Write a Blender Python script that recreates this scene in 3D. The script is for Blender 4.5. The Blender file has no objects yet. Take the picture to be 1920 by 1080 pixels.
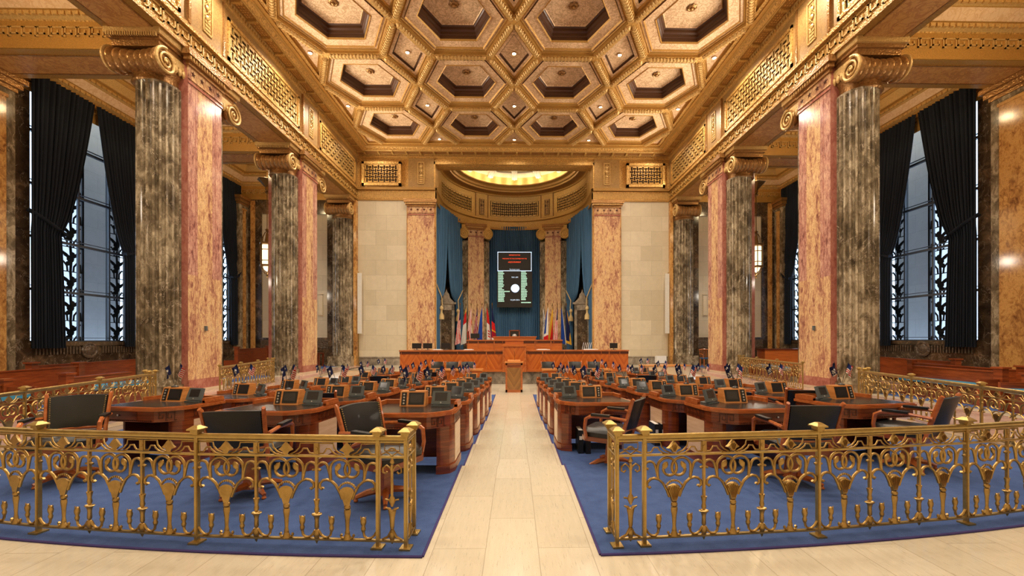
import bpy, math, random
from mathutils import Matrix, Vector
from math import pi, sin, cos, radians as rad
random.seed(7)
S = bpy.context.scene
# ---------------------------------------------------------------- camera, world, exposure
S.view_settings.view_transform = 'Standard'
S.view_settings.look = 'None'
S.view_settings.gamma = 1.0
S.view_settings.exposure = 0.28
S.cycles.max_bounces = 8
S.cycles.diffuse_bounces = 5
S.cycles.glossy_bounces = 3
S.cycles.sample_clamp_indirect = 6.0
cd = bpy.data.cameras.new('camera'); cam = bpy.data.objects.new('camera', cd); S.collection.objects.link(cam)
cd.sensor_width = 36; cd.lens = 766 / 1920 * 36
cd.shift_x = -20 / 1920; cd.shift_y = 96.6 / 1920
cd.clip_start = .05; cd.clip_end = 400
cam.location = (0.0225, 0, 1.5); cam.rotation_euler = (pi / 2, 0.001, -0.0189)
S.camera = cam
wd = bpy.data.worlds.new('world'); S.world = wd; wd.use_nodes = True
wn = wd.node_tree.nodes; bg = wn['Background']
bg.inputs[0].default_value = (0.62, 0.78, 1.0, 1); bg.inputs[1].default_value = 2.6
WARM = (1.0, 0.87, 0.70)
def lamp(kind, loc, e, col=WARM, size=.2, rot=(0, 0, 0), sy=None, name='lamp_light', spot=None, parent=None):
    l = bpy.data.lights.new(name, kind); l.energy = e; l.color = col
    if kind == 'AREA':
        l.size = size
        if sy: l.shape = 'RECTANGLE'; l.size_y = sy
    else: l.shadow_soft_size = size
    if spot: l.spot_size = rad(spot); l.spot_blend = .6
    o = bpy.data.objects.new(name, l); S.collection.objects.link(o); o.location = loc; o.rotation_euler = rot
    if parent: o.parent = parent
    return o
# ceiling lattice and room constants
W = 9.2; Y1 = 11.7; PD = 1.31; SP = 6.2; YB = 24.1; WO = 15.9; YR = -2.6
CZ = 12.7; LA = 4.18; LB = 3.62; LY0 = 16.1
ARC_C = 24.9
# ceiling downlights: the real lamps of the room
for j in range(-4, 3):
    for i in range(-2, 3):
        yy = LY0 + j * LB
        if j == 2: yy -= .45
        xx = i * LA - (.4 if i == 2 else -.4 if i == -2 else 0)
        lamp('SPOT', (xx, yy, CZ - .25), 430 if j < 2 else 110, size=.12, spot=150, name='downlight_light')
# hidden cove strips above the side aisle crowns and round the apse dome
for sx in (-1, 1):
    for (ya, yb_) in ((YR, -.7), (.61, 5.5), (6.81, Y1), (Y1 + PD, Y1 + SP), (Y1 + SP + PD, YB)):
        for x, r in ((10.7 + .42, .6), (WO - .42, -.6)):
            lamp('AREA', (sx * x, (ya + yb_) / 2, 11.02), 190 * (yb_ - ya) / 5, col=(1, .78, .42), size=.12, sy=yb_ - ya - 1.4, rot=(pi, sx * -r, 0), name='cove_light')

# unseen fill strips added on the frieze ledge to brighten the nave ceiling
for sx in (-1, 1):
    lamp('AREA', (sx * (W - .10), (YB + YR) / 2, 10.47), 500, size=.10, sy=YB - YR - .4, rot=(pi, sx * -1.08, 0), name='added_ledge_fill').data.spread = rad(100)
# ---------------------------------------------------------------- material helpers
class NT:
    def __init__(s, name):
        s.m = bpy.data.materials.new(name); s.m.use_nodes = True; s.t = s.m.node_tree; s.b = s.t.nodes['Principled BSDF']
        s.tc = s.n('ShaderNodeTexCoord')
    def n(s, ty, **k):
        o = s.t.nodes.new(ty)
        for a, v in k.items(): setattr(o, a, v)
        return o
    def l(s, a, b): s.t.links.new(a, b)
    def setv(s, sock, v):
        if isinstance(v, (int, float, tuple)): sock.default_value = v
        else: s.l(v, sock)
    def mp(s, sc=(1, 1, 1), rot=(0, 0, 0), src='Object', rnd=False):
        o = s.n('ShaderNodeMapping'); o.inputs[3].default_value = sc; o.inputs[2].default_value = rot
        s.l(s.tc.outputs[src], o.inputs[0])
        if rnd:
            oi = s.n('ShaderNodeObjectInfo'); c = s.n('ShaderNodeCombineXYZ'); mm = s.mt('MULTIPLY', oi.outputs['Random'], 40.0)
            for i in range(3): s.l(mm, c.inputs[i])
            s.l(c.outputs[0], o.inputs[1])
        return o.outputs[0]
    def mt(s, op, a, b=0.0, c=0.0):
        o = s.n('ShaderNodeMath', operation=op); s.setv(o.inputs[0], a); s.setv(o.inputs[1], b); s.setv(o.inputs[2], c); return o.outputs[0]
    def noise(s, v, sc, det=4, rough=.55, dist=0):
        o = s.n('ShaderNodeTexNoise'); s.l(v, o.inputs['Vector']); o.inputs['Scale'].default_value = sc; o.inputs['Detail'].default_value = det
        o.inputs['Roughness'].default_value = rough; o.inputs['Distortion'].default_value = dist; return o.outputs[0]
    def vor(s, v, sc, feat='F1'):
        o = s.n('ShaderNodeTexVoronoi', feature=feat); s.l(v, o.inputs['Vector']); o.inputs['Scale'].default_value = sc; return o.outputs['Distance']
    def ramp(s, f, st, interp='LINEAR'):
        o = s.n('ShaderNodeValToRGB'); s.l(f, o.inputs[0]); e = o.color_ramp.elements; o.color_ramp.interpolation = interp
        while len(e) < len(st): e.new(.5)
        for i, (p, c) in enumerate(st): e[i].position = p; e[i].color = (*c, 1)
        return o.outputs[0]
    def mix(s, f, a, b, mode='MIX'):
        o = s.n('ShaderNodeMix', data_type='RGBA', blend_type=mode); s.setv(o.inputs[0], f)
        for i, v in ((6, a), (7, b)):
            if isinstance(v, tuple): o.inputs[i].default_value = (*v, 1)
            else: s.l(v, o.inputs[i])
        return o.outputs[2]
    def sep(s, v):
        o = s.n('ShaderNodeSeparateXYZ'); s.l(v, o.inputs[0]); return o.outputs
    def out(s, col, rough=.5, metal=0.0, bump=None, bs=.3, bd=.01, coat=0.0, spec=None):
        if isinstance(col, tuple): s.b.inputs['Base Color'].default_value = (*col, 1)
        else: s.l(col, s.b.inputs['Base Color'])
        s.setv(s.b.inputs['Roughness'], rough); s.setv(s.b.inputs['Metallic'], metal)
        if coat: s.b.inputs['Coat Weight'].default_value = coat; s.b.inputs['Coat Roughness'].default_value = .08
        if spec is not None: s.b.inputs['Specular IOR Level'].default_value = spec
        if bump is not None:
            o = s.n('ShaderNodeBump'); o.inputs['Strength'].default_value = bs; o.inputs['Distance'].default_value = bd
            s.l(bump, o.inputs['Height']); s.l(o.outputs[0], s.b.inputs['Normal'])
        return s.m
def plain(name, col, rough=.5, metal=0.0, coat=0.0):
    t = NT(name); v = t.mp(rnd=True); n = t.noise(v, 9)
    c2 = tuple(x * .8 for x in col)
    return t.out(t.mix(n, c2, col), rough, metal, coat=coat)
def emis(name, col, e):
    t = NT(name); t.out(col, .5); t.b.inputs['Emission Color'].default_value = (*col, 1); t.b.inputs['Emission Strength'].default_value = e; return t.m
M = {}
def gold(name, c1, c2, sc=22, bs=.6, metal=.35, rough=.42, bd=.02):
    t = NT(name); v = t.mp(); n = t.noise(v, 3.0, 5); d = t.vor(v, sc, 'F1'); d2 = t.noise(v, sc * 1.7, 3)
    c = t.mix(t.mt('MULTIPLY', d, 1.6), c1, c2); c = t.mix(t.mt('MULTIPLY', n, .35), c, tuple(x * .55 for x in c2))
    return t.out(c, rough, metal, t.mt('ADD', d, t.mt('MULTIPLY', d2, .5)), bs, bd)
M['gold'] = gold('gilded_plaster', (.24, .10, .016), (.70, .41, .11), 16, 1.0, .25)
M['gold_plain'] = gold('gilded_smooth', (.42, .22, .045), (.58, .33, .085), 30, .3, .35, .38)
M['gold_pale'] = gold('pale_gilding', (.50, .30, .085), (.70, .46, .17), 26, .35, .25, .4)
M['gold_deep'] = gold('deep_gilding', (.26, .125, .022), (.44, .24, .055), 26, .5, .3, .38)
M['gold_mid'] = gold('middle_gilding', (.40, .22, .05), (.58, .36, .11), 26, .4, .3, .4)
M['gold_bright'] = gold('bright_gilding', (.46, .26, .055), (.72, .46, .13), 20, .4, .45, .3)
M['bronze'] = gold('bronze_gilding', (.22, .10, .03), (.42, .22, .07), 20, .4, .5, .3)
def stencil(name, base, dark, sc):
    t = NT(name); v = t.mp(); wv = t.noise(v, sc * .45, 3, .6, 1.5); e = t.vor(v, sc, 'DISTANCE_TO_EDGE')
    f = t.mt('LESS_THAN', t.mt('ABSOLUTE', t.mt('SUBTRACT', wv, .5)), .035)
    g = t.mt('LESS_THAN', e, .05); n = t.noise(v, 1.5, 3)
    c = t.mix(t.mt('MULTIPLY', t.mt('MAXIMUM', f, t.mt('MULTIPLY', g, .6)), .62), t.mix(n, base, tuple(x * .8 for x in base)), dark)
    return t.out(c, .5, .05, wv, .2)
M['ceil'] = stencil('stencilled_ceiling', (.90, .64, .39), (.40, .21, .08), 8)
M['soffit'] = stencil('painted_soffit', (.62, .33, .10), (.34, .13, .035), 5)
M['aisleceil'] = stencil('aisle_ceiling', (.86, .62, .38), (.62, .38, .18), 6)
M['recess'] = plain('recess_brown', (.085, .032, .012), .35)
M['backing'] = plain('dark_backing', (.035, .014, .006), .6)
M['frieze'] = stencil('frieze_paint', (.42, .245, .075), (.20, .10, .028), 14)
def marble(name, stops, sc, stretch, rough=.16, vein=None, det=8, sp=.5):
    t = NT(name); v = t.mp(stretch); n = t.noise(v, sc, det, .62, .8); big = t.noise(v, sc * .22, 3)
    f = t.mt('ADD', t.mt('MULTIPLY', n, .62), t.mt('MULTIPLY', big, .38)); c = t.ramp(f, stops)
    spk = t.noise(t.mp(), 42, 3, .7); c = t.mix(t.mt('MULTIPLY', t.mt('GREATER_THAN', spk, .57), sp), c, stops[0][1])
    if vein:
        w = t.noise(t.mp((1, 1, .7)), 1.7, 5, .6, 1.2); k = t.noise(t.mp(), 2.6, 4)
        g = t.mt('MULTIPLY', t.mt('LESS_THAN', t.mt('ABSOLUTE', t.mt('SUBTRACT', w, .5)), .008), t.mt('GREATER_THAN', k, .45)); c = t.mix(t.mt('MULTIPLY', g, .5), c, vein)
    return t.out(c, rough, 0, n, .04)
M['pink'] = marble('rose_marble', [(.34, (.16, .055, .04)), (.43, (.40, .19, .12)), (.50, (.62, .38, .19)), (.56, (.72, .50, .25)), (.66, (.46, .24, .17))], 13, (1, 1, .30), sp=.5)
M['rosepink'] = marble('mottled_red_marble', [(.34, (.13, .045, .04)), (.44, (.34, .15, .115)), (.52, (.52, .27, .20)), (.62, (.62, .38, .26))], 14, (1, 1, .35), sp=.45)
M['rose'] = marble('red_marble', [(.3, (.20, .05, .035)), (.5, (.38, .14, .10)), (.7, (.50, .24, .17))], 9, (1, 1, .6), sp=.4)
M['dark'] = marble('brown_marble', [(.36, (.05, .034, .02)), (.46, (.14, .105, .062)), (.53, (.25, .195, .12)), (.60, (.48, .40, .27)), (.68, (.2, .15, .09))], 4.2, (1, 1, .55), vein=(.6, .5, .36), sp=.3)
M['darker'] = marble('dark_dado_marble', [(.36, (.022, .014, .009)), (.5, (.07, .045, .025)), (.6, (.15, .095, .05)), (.72, (.34, .2, .10))], 2.6, (1, 1, .9), vein=(.35, .28, .2), sp=.2)
M['goldmarble'] = marble('gold_marble', [(.34, (.16, .06, .02)), (.46, (.44, .21, .06)), (.56, (.64, .36, .11)), (.68, (.5, .24, .08))], 9, (1, 1, .6), sp=.4)
M['grey'] = marble('grey_dado_marble', [(.36, (.10, .085, .065)), (.5, (.25, .21, .16)), (.66, (.44, .38, .29))], 3, (1, 1, .8), vein=(.06, .045, .03), sp=.2)
M['pinkfloor'] = marble('pink_marble_floor', [(.3, (.32, .20, .16)), (.5, (.50, .35, .29)), (.7, (.62, .48, .40))], 4, (1, 1, 1), rough=.14, sp=.2)
def blocks(name, c1, c2, mort, w, h, rough, swap=None, streak=None, ms=.006, off=.5, oy=0.0):
    t = NT(name); v = t.mp()
    s = t.sep(v); cb = t.n('ShaderNodeCombineXYZ')
    ax = swap or (0, 2)
    t.l(s[ax[0]], cb.inputs[0]); t.l(t.mt('ADD', s[ax[1]], oy), cb.inputs[1])
    br = t.n('ShaderNodeTexBrick'); t.l(cb.outputs[0], br.inputs['Vector']); br.offset = off
    br.inputs['Color1'].default_value = (*c1, 1); br.inputs['Color2'].default_value = (*c2, 1); br.inputs['Mortar'].default_value = (*mort, 1)
    br.inputs['Scale'].default_value = 1; br.inputs['Mortar Size'].default_value = ms; br.inputs['Brick Width'].default_value = w; br.inputs['Row Height'].default_value = h
    br.inputs['Bias'].default_value = 0
    n = t.noise(t.mp(streak or (1, 1, 1)), 3.5, 7, .62)
    c = t.mix(t.mt('MULTIPLY', n, .45), br.outputs[0], tuple(x * .55 for x in c2))
    if streak:
        p = t.noise(t.mp((streak[0] * 1.6, streak[1] * .8, 1)), 9, 4, .7); c = t.mix(t.mt('MULTIPLY', t.mt('GREATER_THAN', p, .62), .5), c, tuple(x * .45 for x in c2))
    return t.out(c, rough, 0, n, .05)
M['lime'] = blocks('limestone_blocks', (.74, .65, .47), (.61, .525, .36), (.42, .35, .24), 1.25, .88, .45)
M['trav'] = blocks('travertine_slabs', (.70, .63, .485), (.61, .545, .41), (.42, .36, .26), .98, .375, .16, swap=(1, 0), streak=(9, 1, 1), ms=.0028, oy=.1875)
M['travwall'] = blocks('travertine_curb', (.70, .55, .38), (.62, .47, .31), (.40, .3, .2), 1.4, .6, .3)
def carpet():
    t = NT('blue_carpet'); v = t.mp(); n = t.noise(v, 7, 5, .65); f = t.noise(v, 160, 2); b = t.noise(v, 1.3, 3)
    c = t.mix(n, (.022, .048, .15), (.095, .16, .36)); c = t.mix(t.mt('MULTIPLY', f, .35), c, (.04, .06, .15)); c = t.mix(t.mt('MULTIPLY', b, .3), c, (.07, .11, .27))
    m = t.out(c, .95, 0, f, .6, .01, spec=.1); return m
M['carpet'] = carpet()
M['piping'] = plain('purple_carpet_binding', (.045, .03, .16), .9)
def wood(name, c1, c2, c3, sc=1.0, rough=.28, dirn=(1, 1, 12), chev=None, coat=.35):
    t = NT(name); v = t.mp(rnd=True)
    if chev:
        s = t.sep(t.mp()); u = t.mt('MULTIPLY', s[0], 1 / chev); tri = t.mt('ABSOLUTE', t.mt('SUBTRACT', t.mt('FRACT', u), .5))
        w = t.mt('ADD', s[2], t.mt('MULTIPLY', tri, chev * 1.7)); cell = t.mt('FRACT', t.mt('MULTIPLY', w, 2.9))
        cb = t.n('ShaderNodeCombineXYZ'); t.l(t.mt('MULTIPLY', w, 22), cb.inputs[2]); t.l(s[0], cb.inputs[0])
        n = t.noise(cb.outputs[0], 1.5, 4); n = t.mt('ADD', t.mt('MULTIPLY', n, .8), t.mt('MULTIPLY', cell, .22))
    else:
        mm = t.n('ShaderNodeMapping'); mm.inputs[3].default_value = dirn; t.l(v, mm.inputs[0])
        n = t.noise(mm.outputs[0], 2.2 * sc, 6, .6, .6)
    c = t.ramp(n, [(.25, c1), (.5, c2), (.75, c3)])
    return t.out(c, rough, 0, None, coat=coat)
M['wood'] = wood('mahogany', (.075, .014, .004), (.20, .042, .010), (.34, .085, .02))
M['woodx'] = wood('mahogany_edge', (.26, .06, .013), (.42, .115, .027), (.55, .175, .045), dirn=(2, 9, 9))
M['wooddark'] = wood('dark_mahogany', (.05, .010, .004), (.13, .025, .008), (.20, .045, .013))
M['woodlight'] = wood('honey_oak', (.42, .15, .035), (.60, .24, .065), (.72, .34, .11))
M['rostrum'] = wood('rostrum_mahogany', (.36, .08, .014), (.50, .13, .022), (.60, .18, .035))
M['chevron'] = wood('chevron_veneer', (.30, .055, .008), (.46, .105, .015), (.62, .19, .032), chev=.95)
M['chevsmall'] = wood('lectern_chevron', (.16, .07, .02), (.28, .13, .035), (.42, .20, .05), chev=.62)
M['veneer'] = wood('floor_reflection_tint', (.62, .40, .24), (.72, .49, .31), (.80, .57, .38), rough=.2)  # pale tone paints in the bright floor's reflection on the mahogany
M['inlay'] = plain('dark_inlay', (.09, .022, .008), .35)
def leather():
    t = NT('black_leather'); v = t.mp(rnd=True); n = t.noise(v, 6, 4); f = t.vor(v, 220)
    return t.out(t.mix(n, (.004, .0045, .005), (.013, .014, .015)), .36, 0, f, .15, .003, coat=.08)
M['leather'] = leather()
M['deskleather'] = plain('desktop_leather', (.022, .013, .009), .26)
def brass(name, a, b, r):
    t = NT(name); v = t.mp(rnd=True); n = t.noise(v, 12, 5, .65); c = t.mix(n, a, b)
    fine_bump = t.noise(v, 45, 3)  # fine noise, used only as bump height
    return t.out(c, t.mt('ADD', t.mt('MULTIPLY', n, .25), r), .85, fine_bump, .15)
M['brass'] = brass('aged_brass', (.18, .10, .025), (.66, .45, .16), .24)
M['brasslight'] = brass('polished_brass', (.28, .18, .05), (.64, .47, .18), .2)
M['brassdark'] = brass('dark_brass', (.10, .05, .015), (.30, .16, .045), .3)
M['iron'] = plain('bronze_grille', (.008, .008, .009), .7)
M['frame'] = plain('window_steel', (.05, .065, .09), .4)
def cloth(name, a, b):
    t = NT(name); v = t.mp((1, 1, .12)); n = t.noise(v, 6, 4); f = t.noise(t.mp(), 90, 2)
    return t.out(t.mix(n, a, b), .8, 0, f, .15, spec=.2)
M['black_curtain'] = cloth('black_velvet', (.005, .007, .012), (.018, .024, .036))
M['blue_curtain'] = cloth('blue_velvet', (.035, .10, .20), (.085, .19, .33))
g = NT('window_glass'); g.out((.9, .96, 1.0), .02); g.b.inputs['Transmission Weight'].default_value = 1; g.b.inputs['IOR'].default_value = 1.02; M['glass'] = g.m
M['outstone'] = blocks('outside_stone', (.86, .88, .9), (.80, .83, .86), (.62, .66, .7), 1.6, .8, .8, swap=(1, 2))
M['screen'] = plain('unlit_screen', (.035, .032, .034), .12)
M['screenblue'] = emis('blue_lit_screen', (.05, .20, .50), .6)
M['black'] = plain('black_plastic', (.012, .012, .013), .35)
M['greyp'] = plain('grey_plastic', (.10, .12, .125), .4)
M['silver'] = plain('silver_button', (.6, .6, .62), .3, .7)
M['white'] = plain('white_paint', (.72, .68, .58), .5)
M['cream'] = plain('cream_panel', (.74, .62, .42), .45)
M['paper'] = plain('white_paper', (.8, .8, .78), .7)
for k, c in dict(fred=(.62, .02, .02), fwhite=(.78, .76, .72), fblue=(.012, .03, .16), froyal=(.02, .07, .36), fgold=(.72, .42, .04), fgreen=(.02, .12, .07), fnavy=(.010, .014, .07), fcrim=(.35, .01, .03)).items():
    M[k] = cloth('flag_cloth_' + k[1:], tuple(x * .8 for x in c), c)
M['rope'] = plain('gold_rope', (.66, .48, .22), .7)
M['lampglass'] = emis('lantern_glass', (1.0, .80, .50), 1.5)
M['bulb'] = emis('lamp_bulb', (1.0, .90, .72), 40)
M['covestrip'] = emis('cove_lamp', (1.0, .86, .52), 3)
M['red_led'] = emis('red_led', (1.0, .08, .02), 1.0)
M['white_led'] = emis('white_led', (.62, .80, 1.0), .9)
M['green_led'] = emis('pale_green_led', (.5, .85, .66), .7)
M['bluechair'] = plain('blue_upholstery', (.03, .11, .25), .6)
M['blueseat'] = plain('turquoise_upholstery', (.02, .20, .36), .6)
M['bin'] = plain('green_metal_bin', (.045, .055, .045), .4)
M['carve'] = gold('carved_marble', (.05, .035, .02), (.13, .09, .055), 9, 1.0, 0, .3, .03)

# ---------------------------------------------------------------- mesh helpers
class MB:
    def __init__(s): s.v = []; s.f = []; s.mi = []; s.T = None; s.m = 0
    def add(s, vs, fs, m=None, T=None):
        b = len(s.v); T = T or s.T
        for p in vs:
            p = Vector(p); s.v.append(tuple(T @ p) if T else tuple(p))
        for f in fs: s.f.append(tuple(i + b for i in f)); s.mi.append(s.m if m is None else m)
        return s
    def box(s, x0, x1, y0, y1, z0, z1, m=None, T=None):
        return s.add([(x, y, z) for x in (x0, x1) for y in (y0, y1) for z in (z0, z1)],
                     [(0, 1, 3, 2), (4, 6, 7, 5), (0, 4, 5, 1), (2, 3, 7, 6), (0, 2, 6, 4), (1, 5, 7, 3)], m, T)
    def prism(s, pts, z0, z1, m=None, T=None, top=1.0):
        n = len(pts); cx = sum(p[0] for p in pts) / n; cy = sum(p[1] for p in pts) / n
        vs = [(x, y, z0) for x, y in pts] + [(cx + (x - cx) * top, cy + (y - cy) * top, z1) for x, y in pts]
        return s.add(vs, [tuple(range(n))[::-1], tuple(range(n, 2 * n))] + [(i, (i + 1) % n, n + (i + 1) % n, n + i) for i in range(n)], m, T)
    def lathe(s, prof, n=16, c=(0, 0, 0), m=None, T=None, sy=1.0):
        vs = []; fs = []
        for r, z in prof:
            for i in range(n):
                a = 2 * pi * i / n; vs.append((c[0] + r * cos(a), c[1] + r * sin(a) * sy, c[2] + z))
        for k in range(len(prof) - 1):
            for i in range(n): fs.append((k * n + i, k * n + (i + 1) % n, (k + 1) * n + (i + 1) % n, (k + 1) * n + i))
        fs.append(tuple(range(n))[::-1]); fs.append(tuple(range((len(prof) - 1) * n, len(prof) * n)))
        return s.add(vs, fs, m, T)
    def tube(s, pts, r, n=6, m=None, T=None, closed=False, flat=1.0, ref=(0, 1, 0)):
        pts = [Vector(p) for p in pts]; N = len(pts); vs = []; fs = []; ref = Vector(ref)
        for i, p in enumerate(pts):
            a = pts[(i - 1) % N] if (closed or i) else p; b = pts[(i + 1) % N] if (closed or i < N - 1) else p
            t = (b - a).normalized(); side = t.cross(ref)
            if side.length < 1e-4: side = t.cross(Vector((1, 0, 0)))
            side.normalize(); up = side.cross(t)
            rr = r[i] if isinstance(r, (list, tuple)) else r
            for k in range(n):
                an = 2 * pi * (k + .5) / n; vs.append(p + side * cos(an) * rr + up * sin(an) * rr * flat)
        for i in range(N if closed else N - 1):
            j = (i + 1) % N
            for k in range(n): fs.append((i * n + k, i * n + (k + 1) % n, j * n + (k + 1) % n, j * n + k))
        if not closed: fs.append(tuple(range(n))); fs.append(tuple(range((N - 1) * n, N * n))[::-1])
        return s.add(vs, fs, m, T)
    def obj(s, name, mats, parent=None, smooth=40, loc=None, kind=None):
        me = bpy.data.meshes.new(name); me.from_pydata(s.v, [], s.f)
        for mt in (mats if isinstance(mats, (list, tuple)) else [mats]): me.materials.append(M[mt])
        me.polygons.foreach_set('material_index', s.mi)
        if smooth:
            me.polygons.foreach_set('use_smooth', [True] * len(me.polygons)); me.set_sharp_from_angle(angle=rad(smooth))
        me.update()
        o = bpy.data.objects.new(name, me); S.collection.objects.link(o)
        if parent: o.parent = parent
        if loc: o.location = loc
        if kind: o['kind'] = kind
        return o
def thing(name, label, cat, loc=(0, 0, 0), rz=0, group=None):
    o = bpy.data.objects.new(name, None); S.collection.objects.link(o); o.location = loc; o.rotation_euler = (0, 0, rz)
    o.empty_display_size = .1; return tag(o, label, cat, group)
def tag(o, label, cat, group=None):
    o['label'] = label; o['category'] = cat
    if group: o['group'] = group
    return o
def dup(root, loc=None, rz=None, label=None, group=None):
    r = root.copy(); S.collection.objects.link(r)
    if loc is not None: r.location = loc
    if rz is not None: r.rotation_euler = (0, 0, rz)
    if label: r['label'] = label
    if group: r['group'] = group
    for ch in list(root.children):
        c = ch.copy(); S.collection.objects.link(c); c.parent = r
        for g_ in list(ch.children):
            d = g_.copy(); S.collection.objects.link(d); d.parent = c
    return r
def arc(cx, cz, r, a0, a1, n=10, y=0, r1=None):
    r1 = r if r1 is None else r1
    return [(cx + (r + (r1 - r) * i / n) * cos(rad(a0 + (a1 - a0) * i / n)), y, cz + (r + (r1 - r) * i / n) * sin(rad(a0 + (a1 - a0) * i / n))) for i in range(n + 1)]
def inset(poly, d):
    n = len(poly); out = []
    for i in range(n):
        p0, p1, p2 = Vector(poly[i - 1]), Vector(poly[i]), Vector(poly[(i + 1) % n])
        a = (p1 - p0).normalized(); b = (p2 - p1).normalized(); na = Vector((-a.y, a.x)); nb = Vector((-b.y, b.x))
        k = na + nb; k = k / max(k.length_squared, 1e-6) * 2; out.append(tuple(p1 + k * d))
    return out
def rings(mb, poly, rg, cap=None):
    """poly: counter-clockwise outline; rg: (inset, z, material of the band leading to this ring)"""
    prev = None; n = len(poly)
    for d, z, m in rg:
        cur = [(x, y, z) for x, y in inset(poly, d)]
        if prev: mb.add(prev + cur, [(i, (i + 1) % n, n + (i + 1) % n, n + i) for i in range(n)], m)
        prev = cur
    if cap is not None: mb.add(prev, [tuple(range(n))], cap)
def sweep(mb, path, prof, mats=None, closed=False):
    """path: xy points; prof: (offset to the left of travel, z); mitred"""
    n = len(path); rows = []
    for i in range(n):
        p = Vector(path[i])
        a = (p - Vector(path[i - 1])).normalized() if (i or closed) else None
        b = (Vector(path[(i + 1) % n]) - p).normalized() if (i < n - 1 or closed) else None
        a = a or b; b = b or a
        na = Vector((-a.y, a.x)); nb = Vector((-b.y, b.x)); k = na + nb; k = k / max(k.length_squared, 1e-6) * 2
        rows.append([(p.x + k.x * o, p.y + k.y * o, z) for o, z in prof])
    L = len(prof); vs = [q for r in rows for q in r]
    for j in range(L - 1):
        fs = []
        for i in range(n if closed else n - 1):
            i2 = (i + 1) % n; fs.append((i * L + j, i2 * L + j, i2 * L + j + 1, i * L + j + 1))
        mb.add(vs if j == 0 else [], fs if j == 0 else [], (mats[j] if mats else None))
        if j:
            b = len(mb.v) - len(vs)
            for f in fs: mb.f.append(tuple(q + b for q in f)); mb.mi.append(mats[j] if mats else mb.m)
def frameM(o, u, v, w=(0, 0, 1)):
    """matrix with local x->u, y->v, z->w at origin o"""
    u, v, w = Vector(u), Vector(v), Vector(w)
    return Matrix(((u.x, v.x, w.x, o[0]), (u.y, v.y, w.y, o[1]), (u.z, v.z, w.z, o[2]), (0, 0, 0, 1)))

def fretmesh(mb, mf, nc, m=0, mback=1, hl=.66, vl=.63, th=.19, nrow=6, depth=.05, bd=.16):
    """solid face pierced by a checkerboard of lying and standing slots; mf(u, v, d) in cell units -> point"""
    q = 8; NU = nc * q; NV = nrow * q
    def hole(i, k):
        u = (i + .5) / q; v = (k + .5) / q
        for ci in (int(u + .5) - 1, int(u + .5), int(u + .5) + 1):
            for ck in (int(v + .5) - 1, int(v + .5), int(v + .5) + 1):
                if ck < 0 or ck > nrow or ci < 0 or ci > nc: continue
                du, dv = abs(u - ci), abs(v - ck)
                if ck in (0, nrow):
                    if dv < .18 and du < .36: return True
                    continue
                if ci in (0, nc):
                    if du < .18 and dv < .34: return True
                    continue
                if (ci + ck) % 2:
                    if du < hl and dv < th: return True
                elif du < th and dv < vl: return True
        return False
    H = [[hole(i, k) for i in range(NU)] for k in range(NV)]
    def at(i, k, d): return mf(i / q, k / q, d)
    for k in range(NV):
        i = 0
        while i < NU:
            if H[k][i]: i += 1; continue
            j = i
            while j < NU and not H[k][j] and j - i < 6: j += 1
            mb.add([at(i, k, 0), at(j, k, 0), at(j, k + 1, 0), at(i, k + 1, 0)], [(0, 1, 2, 3)], m); i = j
    for k in range(NV):
        for i in range(NU):
            if not H[k][i]: continue
            if i > 0 and not H[k][i - 1]: mb.add([at(i, k, 0), at(i, k + 1, 0), at(i, k + 1, -depth), at(i, k, -depth)], [(0, 1, 2, 3)], m)
            if i < NU - 1 and not H[k][i + 1]: mb.add([at(i + 1, k, 0), at(i + 1, k + 1, 0), at(i + 1, k + 1, -depth), at(i + 1, k, -depth)], [(0, 1, 2, 3)], m)
            if k > 0 and not H[k - 1][i]: mb.add([at(i, k, 0), at(i + 1, k, 0), at(i + 1, k, -depth), at(i, k, -depth)], [(0, 1, 2, 3)], m)
            if k < NV - 1 and not H[k + 1][i]: mb.add([at(i, k + 1, 0), at(i + 1, k + 1, 0), at(i + 1, k + 1, -depth), at(i, k + 1, -depth)], [(0, 1, 2, 3)], m)
    n2 = nc
    for i in range(n2): mb.add([mf(i, 0, -bd), mf(i + 1, 0, -bd), mf(i + 1, nrow, -bd), mf(i, nrow, -bd)], [(0, 1, 2, 3)], mback)
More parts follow.
